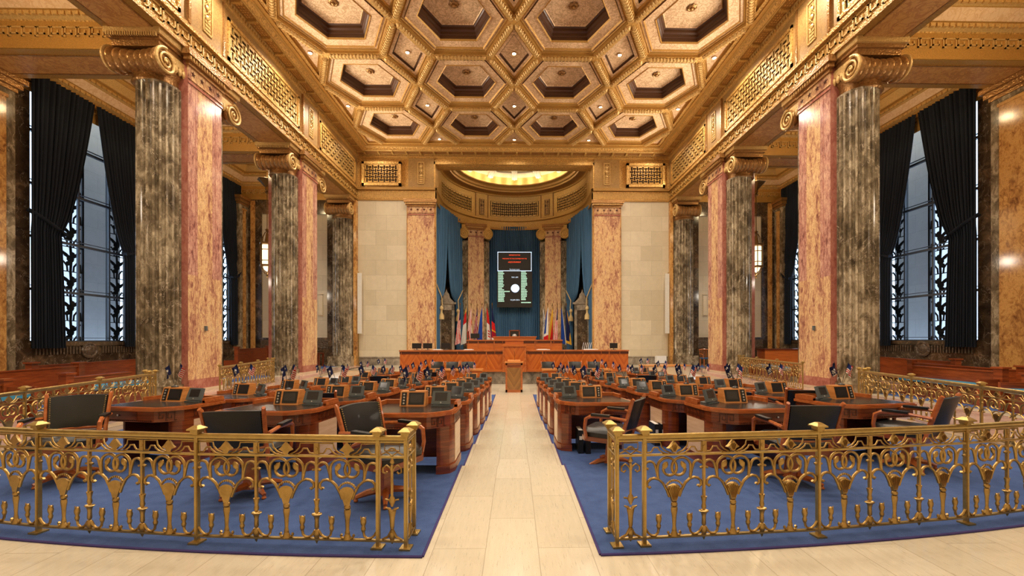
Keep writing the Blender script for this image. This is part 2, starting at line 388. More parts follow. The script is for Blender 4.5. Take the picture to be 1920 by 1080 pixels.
# ---------------------------------------------------------------- floor, terraces and steps
AH = .615
RL = [22.08, 20.03, 18.73, 17.44, 16.22, 11.54]; ZL = [0, -.075, -.15, -.225, -.3]
def Xb(y):
    return 6.9 if y < 11 else min(8.3, 6.9 + (y - 11) * .16)
def arcY(R, x): return ARC_C - math.sqrt(max(R * R - x * x, 0))
def curve(R, sx, n=16):
    pts = []
    for i in range(n + 1):
        t = i / n; y = ARC_C - R
        for _ in range(12):
            x = AH + (Xb(y) - AH) * t; y = arcY(R, x)
        pts.append((sx * x, y))
    return pts
fl = MB()   # 0 travertine 1 carpet 2 pink 3 piping
for sx in (-1, 1):
    cs = [curve(R, sx) for R in RL]
    for k in range(5):
        z = ZL[k]; n = 16
        vs = [(x, y, z) for x, y in cs[k]] + [(x, y, z) for x, y in cs[k + 1]]
        fl.add(vs, [(i, i + 1, n + 2 + i, n + 1 + i) for i in range(n)], 1)
        if k < 4:
            z2 = ZL[k + 1]; vs = [(x, y, z) for x, y in cs[k + 1]] + [(x, y, z2) for x, y in cs[k + 1]]
            fl.add(vs, [(i, i + 1, n + 2 + i, n + 1 + i) for i in range(n)], 1)
    # rear floor, side floors
    vs = [(x, y, 0) for x, y in cs[0]] + [(x, YR, 0) for x, y in cs[0]]
    fl.add(vs, [(i, i + 1, 18 + i, 17 + i) for i in range(16)], 0)
    ys = [YR, cs[0][-1][1], 8, 11, 13, 15, 17, 19, 20.4, YB]
    for a, b in zip(ys, ys[1:]):
        for xa, xb_, m in ((None, 9.6, 2), (9.6, 10.0, 0), (10.0, 10.9, 1), (10.9, WO, 2)):
            x0 = Xb(a) if xa is None else xa; x1 = Xb(b) if xa is None else xa
            fl.add([(sx * x0, a, 0), (sx * x1, b, 0), (sx * xb_, b, 0), (sx * xb_, a, 0)], [(0, 1, 2, 3)], m)
    # piping round the carpet edge
    fl.tube([(x, y - .005, .004) for x, y in cs[0]], .012, 6, 3, ref=(0, 0, 1))
    for k in range(5):
        fl.tube([(sx * AH, cs[k][0][1], ZL[k] + .004), (sx * AH, cs[k + 1][0][1], ZL[k] + .004)], .010, 6, 3, ref=(0, 0, 1))
yy = [YR] + [ARC_C - R for R in RL[1:5]] + [20.4]
for k in range(5):
    fl.add([(-AH, yy[k], ZL[k]), (AH, yy[k], ZL[k]), (AH, yy[k + 1], ZL[k]), (-AH, yy[k + 1], ZL[k])], [(0, 1, 2, 3)], 0)
    if k < 4: fl.add([(-AH, yy[k + 1], ZL[k]), (AH, yy[k + 1], ZL[k]), (AH, yy[k + 1], ZL[k + 1]), (-AH, yy[k + 1], ZL[k + 1])], [(0, 1, 2, 3)], 0)
for sx in (-1, 1):
    c = curve(RL[5], sx)
    fl.add([(x, y, -.3) for x, y in c] + [(x, 20.4, -.3) for x, y in c], [(i, i + 1, 18 + i, 17 + i) for i in range(16)], 0)
fl.add([(-8.5, 20.4, 0), (8.5, 20.4, 0), (8.5, 32.5, 0), (-8.5, 32.5, 0), (-8.5, 20.4, -.3), (8.5, 20.4, -.3)], [(0, 1, 2, 3), (0, 1, 5, 4)], 0)
fl.obj('floor', ['trav', 'carpet', 'pinkfloor', 'piping'], smooth=0, kind='structure')
cb_ = MB()
for sx in (-1, 1):
    ys = [3.5, 5, 6.5, 8, 9.5, 11, 12.5, 14, 15.5, 17, 18.5, 20.4]
    for a, b in zip(ys, ys[1:]):
        pa, pb = Xb(a), Xb(b)
        q = [(sx * pa, a), (sx * pb, b), (sx * (pb + .35), b), (sx * (pa + .35), a)]
        cb_.prism(q, -.31, .004)
    for k in range(3): cb_.box(sx * (6.6 - k * .3) if sx > 0 else -8.4, 8.4 if sx > 0 else -(6.6 - k * .3), 19.5 + k * .3, 19.9 + k * .3 + .1, -.3, -.2 + k * .1)
cb_.obj('trim_1', 'travwall', kind='structure', smooth=0)

# ---------------------------------------------------------------- walls
bw = MB()  # back wall: 0 limestone 1 grey dado 2 gold 3 dark 4 rose
def bx(x0, x1, z0, z1, m, y=0.0, d=.4):
    bw.box(x0, x1, YB - y, YB + d, z0, z1, m)
for sx in (-1, 1):
    def mx(a, b): return (a, b) if sx > 0 else (-b, -a)
    bx(*mx(4.65, 10.5), .47, 9.65, 0); bx(*mx(4.65, 10.5), 0, .47, 1, .06); bx(*mx(4.65, 10.5), .44, .5, 1, .09)
    bx(*mx(4.65, 10.5), 9.65, 12.9, 2)
    bx(*mx(10.5, WO + .4), 0, 1.62, 3); bx(*mx(10.5, 10.95), 1.62, 10.6, 3); bx(*mx(14.75, WO + .4), 1.62, 10.6, 3); bx(*mx(10.95, 14.75), 8.85, 10.6, 3)
    bx(*mx(10.95, 14.75), 1.62, 8.85, 0, -.08); bx(*mx(15.1, 15.35), 0, 9.6, 4, .05); bx(*mx(10.9, 14.8), 1.0, 1.5, 5, .03)
    bx(*mx(10.5, WO + .4), 10.6, 12.9, 2)
bx(-4.65, 4.65, 11.82, 12.9, 2, 0, .9)
for k, (a, b) in enumerate(((.03, .12), (.25, .62), (.72, .84))): bw.box(-4.65, 4.65, YB + a, YB + b, 11.79, 11.82, 2)
for i in range(56): bw.box(-4.6 + i * .165, -4.52 + i * .165, YB + .66, YB + .70, 11.775, 11.82, 2)
bw.box(-4.72, 4.72, YB - .05, YB, 11.80, 11.95, 2)
for sx in (-1, 1): bw.box(sx * 4.68 - .04, sx * 4.68 + .04, YB - .05, YB + .9, 10.4, 11.95, 2)
bw.obj('wall_back', ['lime', 'grey', 'gold', 'darker', 'goldmarble', 'carve'], smooth=0, kind='structure')
WIN = [(13.72, 17.42), (19.92, 23.6)]
for sx, nm in ((-1, 'left'), (1, 'right')):
    w = MB(); X0, X1 = (WO, WO + .5) if sx > 0 else (-WO - .5, -WO)
    edges = [YR] + [e for p in WIN for e in p] + [YB]
    w.box(X0, X1, YR, WIN[0][0], 0, 10.6, 0); w.box(X0, X1, WIN[0][1], WIN[1][0], 0, 10.6, 0); w.box(X0, X1, WIN[1][1], YB + .4, 0, 10.6, 0)
    for a, b in WIN:
        w.box(X0, X1, a, b, 0, 1.40, 0); w.box(X0, X1, a, b, 10.25, 10.6, 0)
        s0, s1 = (WO - .06, WO) if sx > 0 else (-WO, -WO + .06)
        w.box(s0, s1, a, b, 1.30, 1.44, 0)
        for t in range(34):   # carved feather frieze under the sill
            yy0 = a + .1 + t * .105; dz = .13
            if abs(yy0 - (a + b) / 2) > .35: w.box(s0 - .0, s1, yy0, yy0 + .05, 1.0, 1.26, 1)
        M_ = frameM((sx * (WO - .03), (a + b) / 2, 1.12), (0, 1, 0), (0, 0, 1), (-sx, 0, 0))
        w.lathe([(.30, -.02), (.30, .03), (.24, .05), (.2, .03), (.12, .06), (.05, .08)], 20, m=1, T=M_)
    w.box(X0, X1, YR, YB + .4, 10.6, 12.0, 2)
    w.obj('wall_' + nm, ['darker', 'carve', 'gold_pale'], smooth=0, kind='structure')
    # engaged wall pilasters
    for k in range(-1, 3):
        y0 = Y1 + k * SP
        if k == 2: y0 = YB - .75
        p = MB(); a, b = (WO - .38, WO) if sx > 0 else (-WO, -WO + .38); d = PD if k < 2 else .75
        p.box(a, b, y0, y0 + d, 0, 9.25, 0)
        f0, f1 = (a - .07, a + .01) if sx > 0 else (b - .01, b + .07)
        p.box(f0, f1, y0 + .28, y0 + d - .28, 0, 8.9, 1); p.box(f0 - .02, f1 + .02, y0 + .24, y0 + d - .24, 8.9, 9.0, 1)
        for e, z0, z1, m in ((.04, 9.2, 9.32, 2), (.12, 9.32, 9.5, 2), (.2, 9.5, 9.65, 2)):
            p.box(a - e if sx > 0 else a, b if sx > 0 else b + e, y0 - e, y0 + d + e, z0, z1, m)
        o = p.obj('wall_pilaster', ['dark', 'goldmarble', 'bronze'], smooth=0, kind='structure')
rw = MB(); rw.box(-WO - .5, WO + .5, YR - .4, YR, 0, 13.6); rw.obj('wall_rear', 'lime', smooth=0, kind='structure')

# ---------------------------------------------------------------- nave ceiling with hexagon coffers
ce = MB()   # 0 gold ribs 1 panel 2 recess 3 plain gold
P_ = .235 * LA
nrow = (-5, 2)
for j in range(nrow[0], nrow[1]):
    cy = LY0 + (j + .5) * LB
    for i in range(-2, 2):
        cx = (i + .5) * LA
        hx = [(cx + LA / 2, cy), (cx + LA / 2 - P_, cy + LB / 2), (cx - LA / 2 + P_, cy + LB / 2), (cx - LA / 2, cy), (cx - LA / 2 + P_, cy - LB / 2), (cx + LA / 2 - P_, cy - LB / 2)]
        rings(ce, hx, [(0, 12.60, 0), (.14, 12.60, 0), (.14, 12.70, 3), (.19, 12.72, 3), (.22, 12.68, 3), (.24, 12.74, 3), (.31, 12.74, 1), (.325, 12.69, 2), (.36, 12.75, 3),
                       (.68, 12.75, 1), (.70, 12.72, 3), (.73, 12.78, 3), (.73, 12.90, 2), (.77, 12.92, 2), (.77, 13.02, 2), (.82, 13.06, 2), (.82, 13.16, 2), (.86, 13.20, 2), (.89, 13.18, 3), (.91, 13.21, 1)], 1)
for j in range(-5, 3):
    cy = LY0 + j * LB
    for i in range(-2, 3):
        cx = i * LA
        if j == 2: poly = [(cx + P_, cy), (cx, cy), (cx - P_, cy), (cx, cy - LB / 2)]; poly = [(cx + P_, cy), (cx - P_, cy), (cx, cy - LB / 2)]
        elif i == 2: poly = [(cx, cy + LB / 2), (cx - P_, cy), (cx, cy - LB / 2)]
        elif i == -2: poly = [(cx, cy + LB / 2), (cx, cy - LB / 2), (cx + P_, cy)]
        else: poly = [(cx + P_, cy), (cx, cy + LB / 2), (cx - P_, cy), (cx, cy - LB / 2)]
        if j == 2 and abs(i) == 2:
            poly = [(cx - P_ if i > 0 else cx + P_, cy), (cx, cy - LB / 2), (cx, cy)]
            if i < 0: poly = poly[::-1]
            ar = sum(poly[k][0] * poly[(k + 1) % 3][1] - poly[(k + 1) % 3][0] * poly[k][1] for k in range(3))
            if ar < 0: poly = poly[::-1]
            rings(ce, poly, [(0, 12.60, 0), (.14, 12.60, 0), (.14, 12.70, 3)], 1); continue
        full = len(poly) == 4
        rg = [(0, 12.60, 0), (.14, 12.60, 0), (.14, 12.70, 3), (.19, 12.72, 3), (.21, 12.68, 3), (.23, 12.72, 3)]
        if full: rg += [(.34, 12.72, 1), (.34, 12.77, 2), (.40, 12.79, 2)]
        rings(ce, poly, rg, 1)
xe = 2 * LA; ye = LY0 + 2 * LB; y0c = LY0 - 5 * LB
# flat border between lattice and cornice
for a, b, c, d in ((-xe - .5, -xe, YR, ye), (xe, xe + .5, YR, ye)): ce.box(a, b, c, d, 12.55, 12.7, 3)
ce.box(-xe - .5, xe + .5, ye, ye + .5, 12.55, 12.7, 3)
# rope mouldings along the ribs with rounded ends
def roll(a, b, z=12.585, r=.085):
    a = Vector(a); b = Vector(b); d = (b - a).normalized(); a2 = a + d * .17; b2 = b - d * .17
    ce.tube([(a2.x, a2.y, z + .05), (a2.x + d.x * .03, a2.y + d.y * .03, z)] + [((a2 * (1 - t) + b2 * t).x, (a2 * (1 - t) + b2 * t).y, z) for t in [q / 8 for q in range(1, 8)]] + [(b2.x - d.x * .03, b2.y - d.y * .03, z), (b2.x, b2.y, z + .05)], [r * .7] + [r] * 9 + [r * .7], 8, 4, ref=(0, 0, 1))
    L = (b2 - a2).length; k = int(L / .13)
    if a.y > 5:
        for q in range(k):
            p = a2 + d * (q + .5) * L / k; s_ = Vector((-d.y, d.x)) * .1
            ce.tube([(p.x - s_.x, p.y - s_.y, z - .0), (p.x - s_.x * .5, p.y - s_.y * .5, z - .075), (p.x + s_.x * .5, p.y + s_.y * .5, z - .075), (p.x + s_.x, p.y + s_.y, z)], .030, 4, 4, ref=(d.x, d.y, 0))
for j in range(-5, 3):
    cy = LY0 + j * LB
    for i in range(-2, 3):
        cx = i * LA
        for sx in (-1, 1):
            if abs(cx + sx * .5) > 2 * LA: continue
            for sy in (-1, 1):
                if j == 2 and sy > 0: continue
                roll((cx + sx * P_, cy), (cx, cy + sy * LB / 2))
            if sx > 0 and i < 2 and j < 2: roll((cx + P_, cy), (cx + LA - P_, cy))
ce.obj('ceiling', ['gold', 'ceil', 'recess', 'gold_plain', 'gold_pale'], smooth=35, kind='structure')
# rosettes in the coffers, lamps in the diamonds
rb = MB()
for k in range(8):
    a = k * pi / 4
    for rr, zz, ww in ((.20, 0, .075),):
        c_, s_ = cos(a), sin(a)
        rb.add([(c_ * .04 - s_ * ww * .5, s_ * .04 + c_ * ww * .5, -.03), (c_ * .12 - s_ * ww, s_ * .12 + c_ * ww, -.05), (c_ * rr, s_ * rr, -.01), (c_ * .12 + s_ * ww, s_ * .12 - c_ * ww, -.05), (c_ * .04 + s_ * ww * .5, s_ * .04 - c_ * ww * .5, -.03), (c_ * .1, s_ * .1, -.075)], [(0, 1, 5), (1, 2, 5), (2, 3, 5), (3, 4, 5), (4, 0, 5)])
rb.lathe([(.02, -.11), (.06, -.09), (.07, -.03), (.07, 0)], 10)
rnum = {-2: 'nearest', -1: 'nearest', 0: 'middle', 1: 'farthest'}
cnum = {-2: 'leftmost', -1: 'left of centre', 0: 'right of centre', 1: 'rightmost'}
rproto = rb.obj('ceiling_rosette', 'bronze')
tag(rproto, '', 'rosette', 'leaf rosettes in the ceiling coffers'); first = True
for j in range(-1, 2):
    for i in range(-2, 2):
        o = rproto if first else dup(rproto); first = False
        o.location = ((i + .5) * LA, LY0 + (j + .5) * LB, 13.21)
        o['label'] = 'gilded leaf rosette in the %s hexagon coffer of the %s coffer row' % (cnum[i], rnum[j])
db = MB(); db.lathe([(.10, 0), (.10, -.03), (.075, -.035), (.075, -.012), (.0, -.012)], 16, m=0)
first = True
dcol = {-2: 'leftmost', -1: 'second from left', 0: 'central', 1: 'second from right', 2: 'rightmost'}
dn = {0: 'nearest visible row of diamonds', 1: 'middle row of diamonds', 2: 'farthest row against the cornice', -1: 'row nearest the camera'}
for j in range(-1, 3):
    for i in range(-2, 3):
        if j == 2 and abs(i) == 2: continue
        y = LY0 + j * LB - (.45 if j == 2 else 0); x = i * LA - (.4 if i == 2 else -.4 if i == -2 else 0)
        if first:
            dl = thing('ceiling_downlight', '', 'ceiling light', group='lit downlights in the ceiling diamonds'); db.obj('housing', 'gold_plain', dl)
            b2 = MB(); b2.lathe([(.0, -.034), (.05, -.03), (.075, -.012)], 14); b2.obj('lamp', 'bulb', dl); first = False; o = dl
        else: o = dup(dl)
        o.location = (x, y, 12.78 if (j < 2 and abs(i) < 2) else 12.71)
        o['label'] = 'lit round downlight, %s lamp of the %s' % (dcol[i], dn[j])
# ceiling lids above so that no daylight leaks in
lid = MB(); lid.box(-WO - .6, WO + .6, YR - .4, YB + .4, 13.5, 13.7); lid.obj('ceiling_slab', 'recess', smooth=0, kind='structure')

# ---------------------------------------------------------------- entablature of the nave
path = [(W, YR), (W, YB), (-W, YB), (-W, YR)]      # travel so that the room lies to the left
corn = [(0, 12.12), (.05, 12.14), (.05, 12.2), (.10, 12.22), (.10, 12.30), (.14, 12.33), (.50, 12.33), (.52, 12.36), (.55, 12.36), (.57, 12.45), (.62, 12.52), (.70, 12.53), (.70, 12.6), (.80, 12.62)]
cm = MB(); sweep(cm, path, corn, [3, 0, 3, 0, 3, 1, 3, 3, 0, 0, 3, 3, 3])
L_ = YB - YR
def along(fn, step, y_from, w0=.0):
    y = y_from
    while y < YB - .3:
        fn(y); y += step
def den(y):
    for sx in (-1, 1): cm.box(sx * (W - .14), sx * (W - .05), y, y + .07, 12.21, 12.29, 3)
along(den, .125, 6)
x = -W + .2
while x < W - .2: cm.box(x, x + .07, YB - .14, YB - .05, 12.21, 12.29, 3); x += .125
# perforated modillion panels in the soffit of the cornice
def modil(y):
    for sx in (-1, 1):
        cm.box(sx * (W - .48), sx * (W - .16), y, y + .10, 12.27, 12.34, 3)
        cm.box(sx * (W - .44), sx * (W - .18), y + .12, y + .74, 12.322, 12.331, 2)
        for a in range(3):
            for b in range(6): cm.box(sx * (W - .42 + a * .08), sx * (W - .38 + a * .08), y + .15 + b * .1, y + .21 + b * .1, 12.318, 12.325, 0)
along(modil, .80, 6)
x = -W + .5
while x < W - .6:
    cm.box(x, x + .10, YB - .48, YB - .16, 12.27, 12.34, 3); cm.box(x + .12, x + .74, YB - .44, YB - .18, 12.322, 12.331, 2); x += .80
cm.obj('trim_2', ['gold', 'gold_deep', 'bronze', 'gold_mid'], smooth=30, kind='structure')
# architrave + frieze, greek key bands
KEY = [((0, 0), (0, 1)), ((0, 1), (1, 1)), ((1, 1), (1, .3)), ((1, .3), (.45, .3)), ((.45, .3), (.45, .62)), ((1, 0), (1.25, 0)), ((0, 0), (.0, 0))]
def keyband(mb, T, length, h, m, depth=.02, w=None, step=None):
    """T: local x along, y up, z out"""
    w = w or h * .12; step = step or h * 1.32; n = max(1, int(length / step)); step = length / n; u = step * .8
    segs = [((0, 0), (0, 1)), ((0, 1), (.8, 1)), ((.8, 1), (.8, .28)), ((.8, .28), (.36, .28)), ((.36, .28), (.36, .64)), ((0, 0), (-.2, 0)), ((.36, .0), (.8, 0))]
    for k in range(n):
        x0 = k * step + .1 * step
        for (a, b), (c, d) in segs[:6]:
            xa, xb_ = sorted((a, c)); ya, yb_ = sorted((b, d))
            mb.box(x0 + xa * step, x0 + xb_ * step + w, ya * (h - w), yb_ * (h - w) + w, 0, depth, m, T)
FP = Y1 + SP  # pier rhythm
def lattice(mb, T, L, H, m, bk, bd=.16):
    n = int(round(L / (H / 6.0))); n += n % 2
    fretmesh(mb, lambda u, v, d: T @ Vector((u * L / n, v * H / 6, d)), n, m, bk, bd=bd)
bayname = {-1: "the bay over the camera", 0: 'the nearest bay', 1: 'the bay beyond the big near pier', 2: 'the farthest bay'}
def carvedpanel(T, name, label, h=1.25):
    t = thing('carved_panel', label, 'carved panel', group='narrow carved panels in the frieze')
    b = MB(); b.box(-.02, .38, -.02, h + .02, -.05, -.03, 0, T); b.obj('backing', 'recess', t, smooth=0)
    c = MB()
    for e in (0, .34): c.box(e - .01, e + .03, 0, h, -.05, .03, 0, T)
    c.box(0, .36, -.02, .03, -.05, .03, 0, T); c.box(0, .36, h - .03, h + .02, -.05, .03, 0, T)
    for k in range(3): c.box(.08, .28, .08 + k * .11, .15 + k * .11, -.04, .02, 0, T)
    for z in (.48, .78, 1.02):
        c.tube([(.06, z, 0), (.18, z + .14, .02), (.30, z, 0), (.18, z - .14, .02)], .022, 5, 0, T, closed=True, ref=(0, 0, 1))
        c.lathe([(.02, -.03), (.06, -.02), (.07, .02), (.02, .05)], 8, (.18, z, 0), 0, T)
    c.tube([(.05, .42, 0), (.3, .62, .01), (.06, .86, 0), (.3, 1.1, .01)], .018, 5, 0, T, ref=(0, 0, 1))
    c.obj('carving', 'gold_pale', t); return t
sidn = {-1: 'left', 1: 'right'}
for sx in (-1, 1):
    U = (0, 1, 0); V = (0, 0, 1); N = (-sx, 0, 0); xo = sx * W
    e = MB()   # 0 gold 1 plain 2 soffit 3 frieze 4 pale
    x0, x1 = (W, W + 1.5) if sx > 0 else (-W - 1.5, -W)
    # architrave beam; soffit shown between the piers
    e.box(x0, x1, YR, YB, 9.65, 10.30, 1)
    e.box(x0 + .0, x1 - .0, YR, YB, 10.30, 10.42, 1); f0, f1 = (W - .10, W) if sx > 0 else (-W, -W + .10)
    e.box(f0, f1, YR, YB, 10.26, 10.34, 0); e.box(f0 + .03 * sx, f1, YR, YB, 10.34, 10.42, 1) if sx > 0 else e.box(f0, f1 - .03, YR, YB, 10.34, 10.42, 1)
    e.box(f0 + .04 if sx > 0 else f0, f1 if sx > 0 else f1 - .04, YR, YB, 9.65, 9.71, 1); e.box(f0 + .05 if sx > 0 else f0, f1 if sx > 0 else f1 - .05, YR, YB, 9.71, 9.76, 0)
    keyband(e, frameM((xo, 4, 9.84), U, V, N), YB - 4.1, .34, 4, .03)
    # frieze wall with pier panels
    spans = [(YR, .61 - SP + SP - .0)]
    e.box(x0, x1, YR, YB, 12.12, 13.2, 3)
    for k in range(-2, 4):
        pa = Y1 + (k - 0) * SP - .0
        pa = Y1 + k * SP; pb = pa + PD
        if pb < YR: continue
        q0, q1 = (W - .06, x1) if sx > 0 else (x0, -W + .06)
        if k < 2: e.box(q0, q1, max(pa, YR), pb, 10.42, 12.12, 3); e.box(q0 - .03 if sx > 0 else q0, q1 if sx > 0 else q1 + .03, max(pa - .06, YR), max(pa + .02, YR), 10.42, 12.12, 5); e.box(q0 - .03 if sx > 0 else q0, q1 if sx > 0 else q1 + .03, pb - .02, pb + .06, 10.42, 12.12, 5)
        ga, gb = pb + .35, pa + SP - .35
        if k == 1: gb = YB - .4
        if k >= 2 or gb < YR: continue
        # wall around the grille opening
        e.box(x0, x1, max(pb, YR), max(ga, YR), 10.42, 12.12, 3); e.box(x0, x1, gb, pa + SP if k < 1 else YB, 10.42, 12.12, 3)
        e.box(x0, x1, max(ga, YR), gb, 10.42, 10.56, 3); e.box(x0, x1, max(ga, YR), gb, 11.82, 12.12, 3)
        e.box(*((W + .22, x1) if sx > 0 else (x0, -W - .22)), max(ga, YR), gb, 10.5, 11.9, 5)
        if gb > 8:
            gy = max(ga, 8.0); T = frameM((xo, gy, 10.58), U, V, N)
            g = thing('fret_grille', 'gilded fret grille in the %s frieze, in %s' % (sidn[sx], bayname[k + 1]), 'grille', group='fret grilles in the frieze')
            fr = MB(); L = gb - gy
            for a, b, c, d in ((-.07, L + .07, -.07, .03), (-.07, L + .07, 1.19, 1.29), (-.07, .03, -.07, 1.29), (L - .03, L + .07, -.07, 1.29)): fr.box(a, b, c, d, -.03, .04, 0, T)
            fr.obj('frame', 'gold', g, smooth=0)
            la = MB(); lattice(la, T, L, 1.22, 0, 1); la.obj('lattice', ['gold_mid', 'backing'], g, smooth=0)
    e.box(x0, x1, 4 if False else YR, YR + .1, 10.42, 12.12, 3)
    for k, nm in ((0, 'above the big near pier'), (1, 'above the farther pier')):
        carvedpanel(frameM((xo - sx * .06, Y1 + k * SP + (.475), 10.62), U, V, N), '', 'narrow carved gilded panel in the %s frieze %s' % (sidn[sx], nm))
    # soffit painting
    for k in range(-1, 2):
        a, b = Y1 + (k - 1) * SP + PD, Y1 + k * SP
        a = max(a, YR)
        s0, s1 = (x0 + .22, x1 - .22); e.box(s0, s1, a + .25 + .6, b - .25 - .6, 9.642, 9.655, 2)
        for aa, bb, cc, dd in ((s0 - .04, s0, a + .8, b - .8), (s1, s1 + .04, a + .8, b - .8), (s0, s1, a + .8, a + .84), (s0, s1, b - .84, b - .8)): e.box(aa, bb, cc, dd, 9.63, 9.655, 5)
    a, b = Y1 + SP + PD, YB; e.box(x0 + .22, x1 - .22, a + .8, b - .8, 9.642, 9.655, 2)
    e.obj('trim_3' if sx < 0 else 'trim_4', ['gold', 'gold_deep', 'soffit', 'frieze', 'gold_mid', 'bronze'], smooth=0, kind='structure')
# back wall entablature
e = MB()
for sx in (-1, 1):
    a, b = (4.65, W) if sx > 0 else (-W, -4.65)
    e.box(a, b, YB - .04, YB, 9.65, 9.74, 1); e.box(a, b, YB - .03, YB, 9.74, 10.24, 0); e.box(a, b, YB - .12, YB, 10.26, 10.42, 1)
    for i in range(60):
        xx = a + .05 + i * (b - a - .1) / 60; e.box(xx, xx + .035, YB - .05, YB - .03, 9.80, 10.16, 4)
    pa, pb = (4.72, 6.2) if sx > 0 else (-6.2, -4.72)
    e.box(pa, pb, YB - .09, YB, 10.42, 12.12, 3)
    g0, g1 = (6.75, 8.75) if sx > 0 else (-8.75, -6.75)
    T = frameM((g0, YB - .02, 10.62), (1, 0, 0), (0, 0, 1), (0, -1, 0))
    g = thing('fret_grille', 'dark red fret grille high on the back wall, %s of the stage opening' % sidn[sx], 'grille', group='fret grilles in the frieze')
    fr = MB()
    for q in ((-.14, 2.14, -.14, .0), (-.14, 2.14, 1.12, 1.26), (-.14, .0, -.14, 1.26), (2.0, 2.14, -.14, 1.26)): fr.box(*q, -.02, .16, 0, T)
    fr.obj('frame', 'gold', g, smooth=0); la = MB(); lattice(la, frameM((g0, YB - .15, 10.62), (1, 0, 0), (0, 0, 1), (0, -1, 0)), 2.0, 1.12, 0, 1, .13); la.obj('lattice', ['gold_deep', 'backing'], g, smooth=0)
    carvedpanel(frameM(((5.28 if sx > 0 else -5.64), YB - .10, 10.62), (1, 0, 0), (0, 0, 1), (0, -1, 0)), '', 'narrow carved panel high beside the stage opening, %s side' % sidn[sx])
e.obj('trim_5', ['gold', 'gold_deep', 'soffit', 'frieze', 'gold_mid'], smooth=0, kind='structure')

# ---------------------------------------------------------------- side aisle ceilings and cross beams
for sx in (-1, 1):
    a = MB()   # 0 pale 1 plain 2 aisleceil 3 gold 4 soffit
    X0, X1 = sorted((sx * (W + 1.5), sx * WO))
    bounds = [(YR, -.7 + 0.0), (Y1 - SP - SP + PD, Y1 - SP), (Y1 - SP + PD, Y1), (Y1 + PD, Y1 + SP), (Y1 + SP + PD, YB)]
    bounds[0] = (YR, Y1 - 2 * SP)
    for ya, yb_ in bounds:
        if yb_ - ya < 2.6: a.box(X0, X1, ya, yb_, 11.4, 11.5, 2); continue
        poly = [(X0, ya), (X1, ya), (X1, yb_), (X0, yb_)]
        rings(a, poly, [(.02, 9.66, 1), (.02, 9.95, 1), (.02, 10.42, 1), (.04, 10.45, 3), (.14, 10.52, 0), (.16, 10.62, 0), (.2, 10.64, 1), (.42, 10.86, 2), (.44, 10.88, 1), (.54, 10.94, 0), (.56, 11.0, 1), (.66, 11.02, 1), (.68, 11.04, 1), (.90, 11.28, 0), (.94, 11.28, 1), (1.0, 11.34, 1), (1.0, 11.38, 0), (1.1, 11.38, 1)], 2)
        for (o, u, v, L) in (((X0, ya, 0), (1, 0, 0), (0, 1, 0), X1 - X0), ((X1, yb_, 0), (-1, 0, 0), (0, -1, 0), X1 - X0), ((X1, ya, 0), (0, 1, 0), (-1, 0, 0), yb_ - ya), ((X0, yb_, 0), (0, -1, 0), (1, 0, 0), yb_ - ya)):
            if yb_ < 8: continue
            keyband(a, frameM((o[0] + v[0] * .02, o[1] + v[1] * .02, 9.98), u, (0, 0, 1), v), L, .28, 0, .03)
            for q in range(int((L - .4) / .19)):   # leaf blocks of the upper crown
                T = frameM((o[0] + u[0] * (.2 + q * .19) + v[0] * .14, o[1] + u[1] * (.2 + q * .19) + v[1] * .14, 10.50), u, v, (0, 0, 1)); a.box(0, .11, -.02, .05, 0, .10, 0, T)
            for q in range(int((L - 1.3) / .2)):
                T = frameM((o[0] + u[0] * (.65 + q * .2) + v[0] * .52, o[1] + u[1] * (.65 + q * .2) + v[1] * .52, 10.89), u, v, (0, 0, 1)); a.box(0, .15, -.01, .05, 0, .08, 0, T)
    for k in range(-2, 2):
        y0 = Y1 + k * SP
        a.box(X0, X1, y0, y0 + PD, 9.65, 12.5, 1); a.box(X0 + .3, X1 - .55, y0 + .26, y0 + PD - .26, 9.64, 9.655, 4)
        for q in ((X0 + .26, X1 - .51, y0 + .22, y0 + .26), (X0 + .26, X1 - .51, y0 + PD - .26, y0 + PD - .22), (X0 + .26, X0 + .3, y0 + .22, y0 + PD - .22), (X1 - .55, X1 - .51, y0 + .22, y0 + PD - .22)): a.box(*q, 9.625, 9.655, 5)
    a.obj('ceiling_left_aisle' if sx < 0 else 'ceiling_right_aisle', ['gold_pale', 'gold_plain', 'aisleceil', 'gold', 'soffit', 'bronze'], smooth=30, kind='structure')
# ---------------------------------------------------------------- marble piers with engaged fluted columns
def fluted(mb, cx, cy, r, z0, z1, n=22, m=0, T=None, rings_=((0, 0), (.03, 1), (.97, 1), (1, 0))):
    N = n * 6; vs = []; fs = []
    zs = [(z0, 0), (z0 + .10, 0), (z0 + .16, 1), (z1 - .12, 1), (z1 - .05, 0), (z1, 0)]
    for z, d in zs:
        for i in range(N):
            ph = (i % 6) / 6; dep = (0, .6, 1, 1, .6, 0)[i % 6] if False else (0, 0, .85, 1, .85, 0)[i % 6]
            rr = r * (1 - .15 * dep * d); a = 2 * pi * i / N; vs.append((cx + rr * cos(a), cy + rr * sin(a), z))
    for k in range(len(zs) - 1):
        for i in range(N): fs.append((k * N + i, k * N + (i + 1) % N, (k + 1) * N + (i + 1) % N, (k + 1) * N + i))
    mb.add(vs, fs, m, T)
def spiral(r, turns=2.3, n=46): return [(r * (1 - .86 * i / n), 2 * pi * turns * i / n) for i in range(n + 1)]
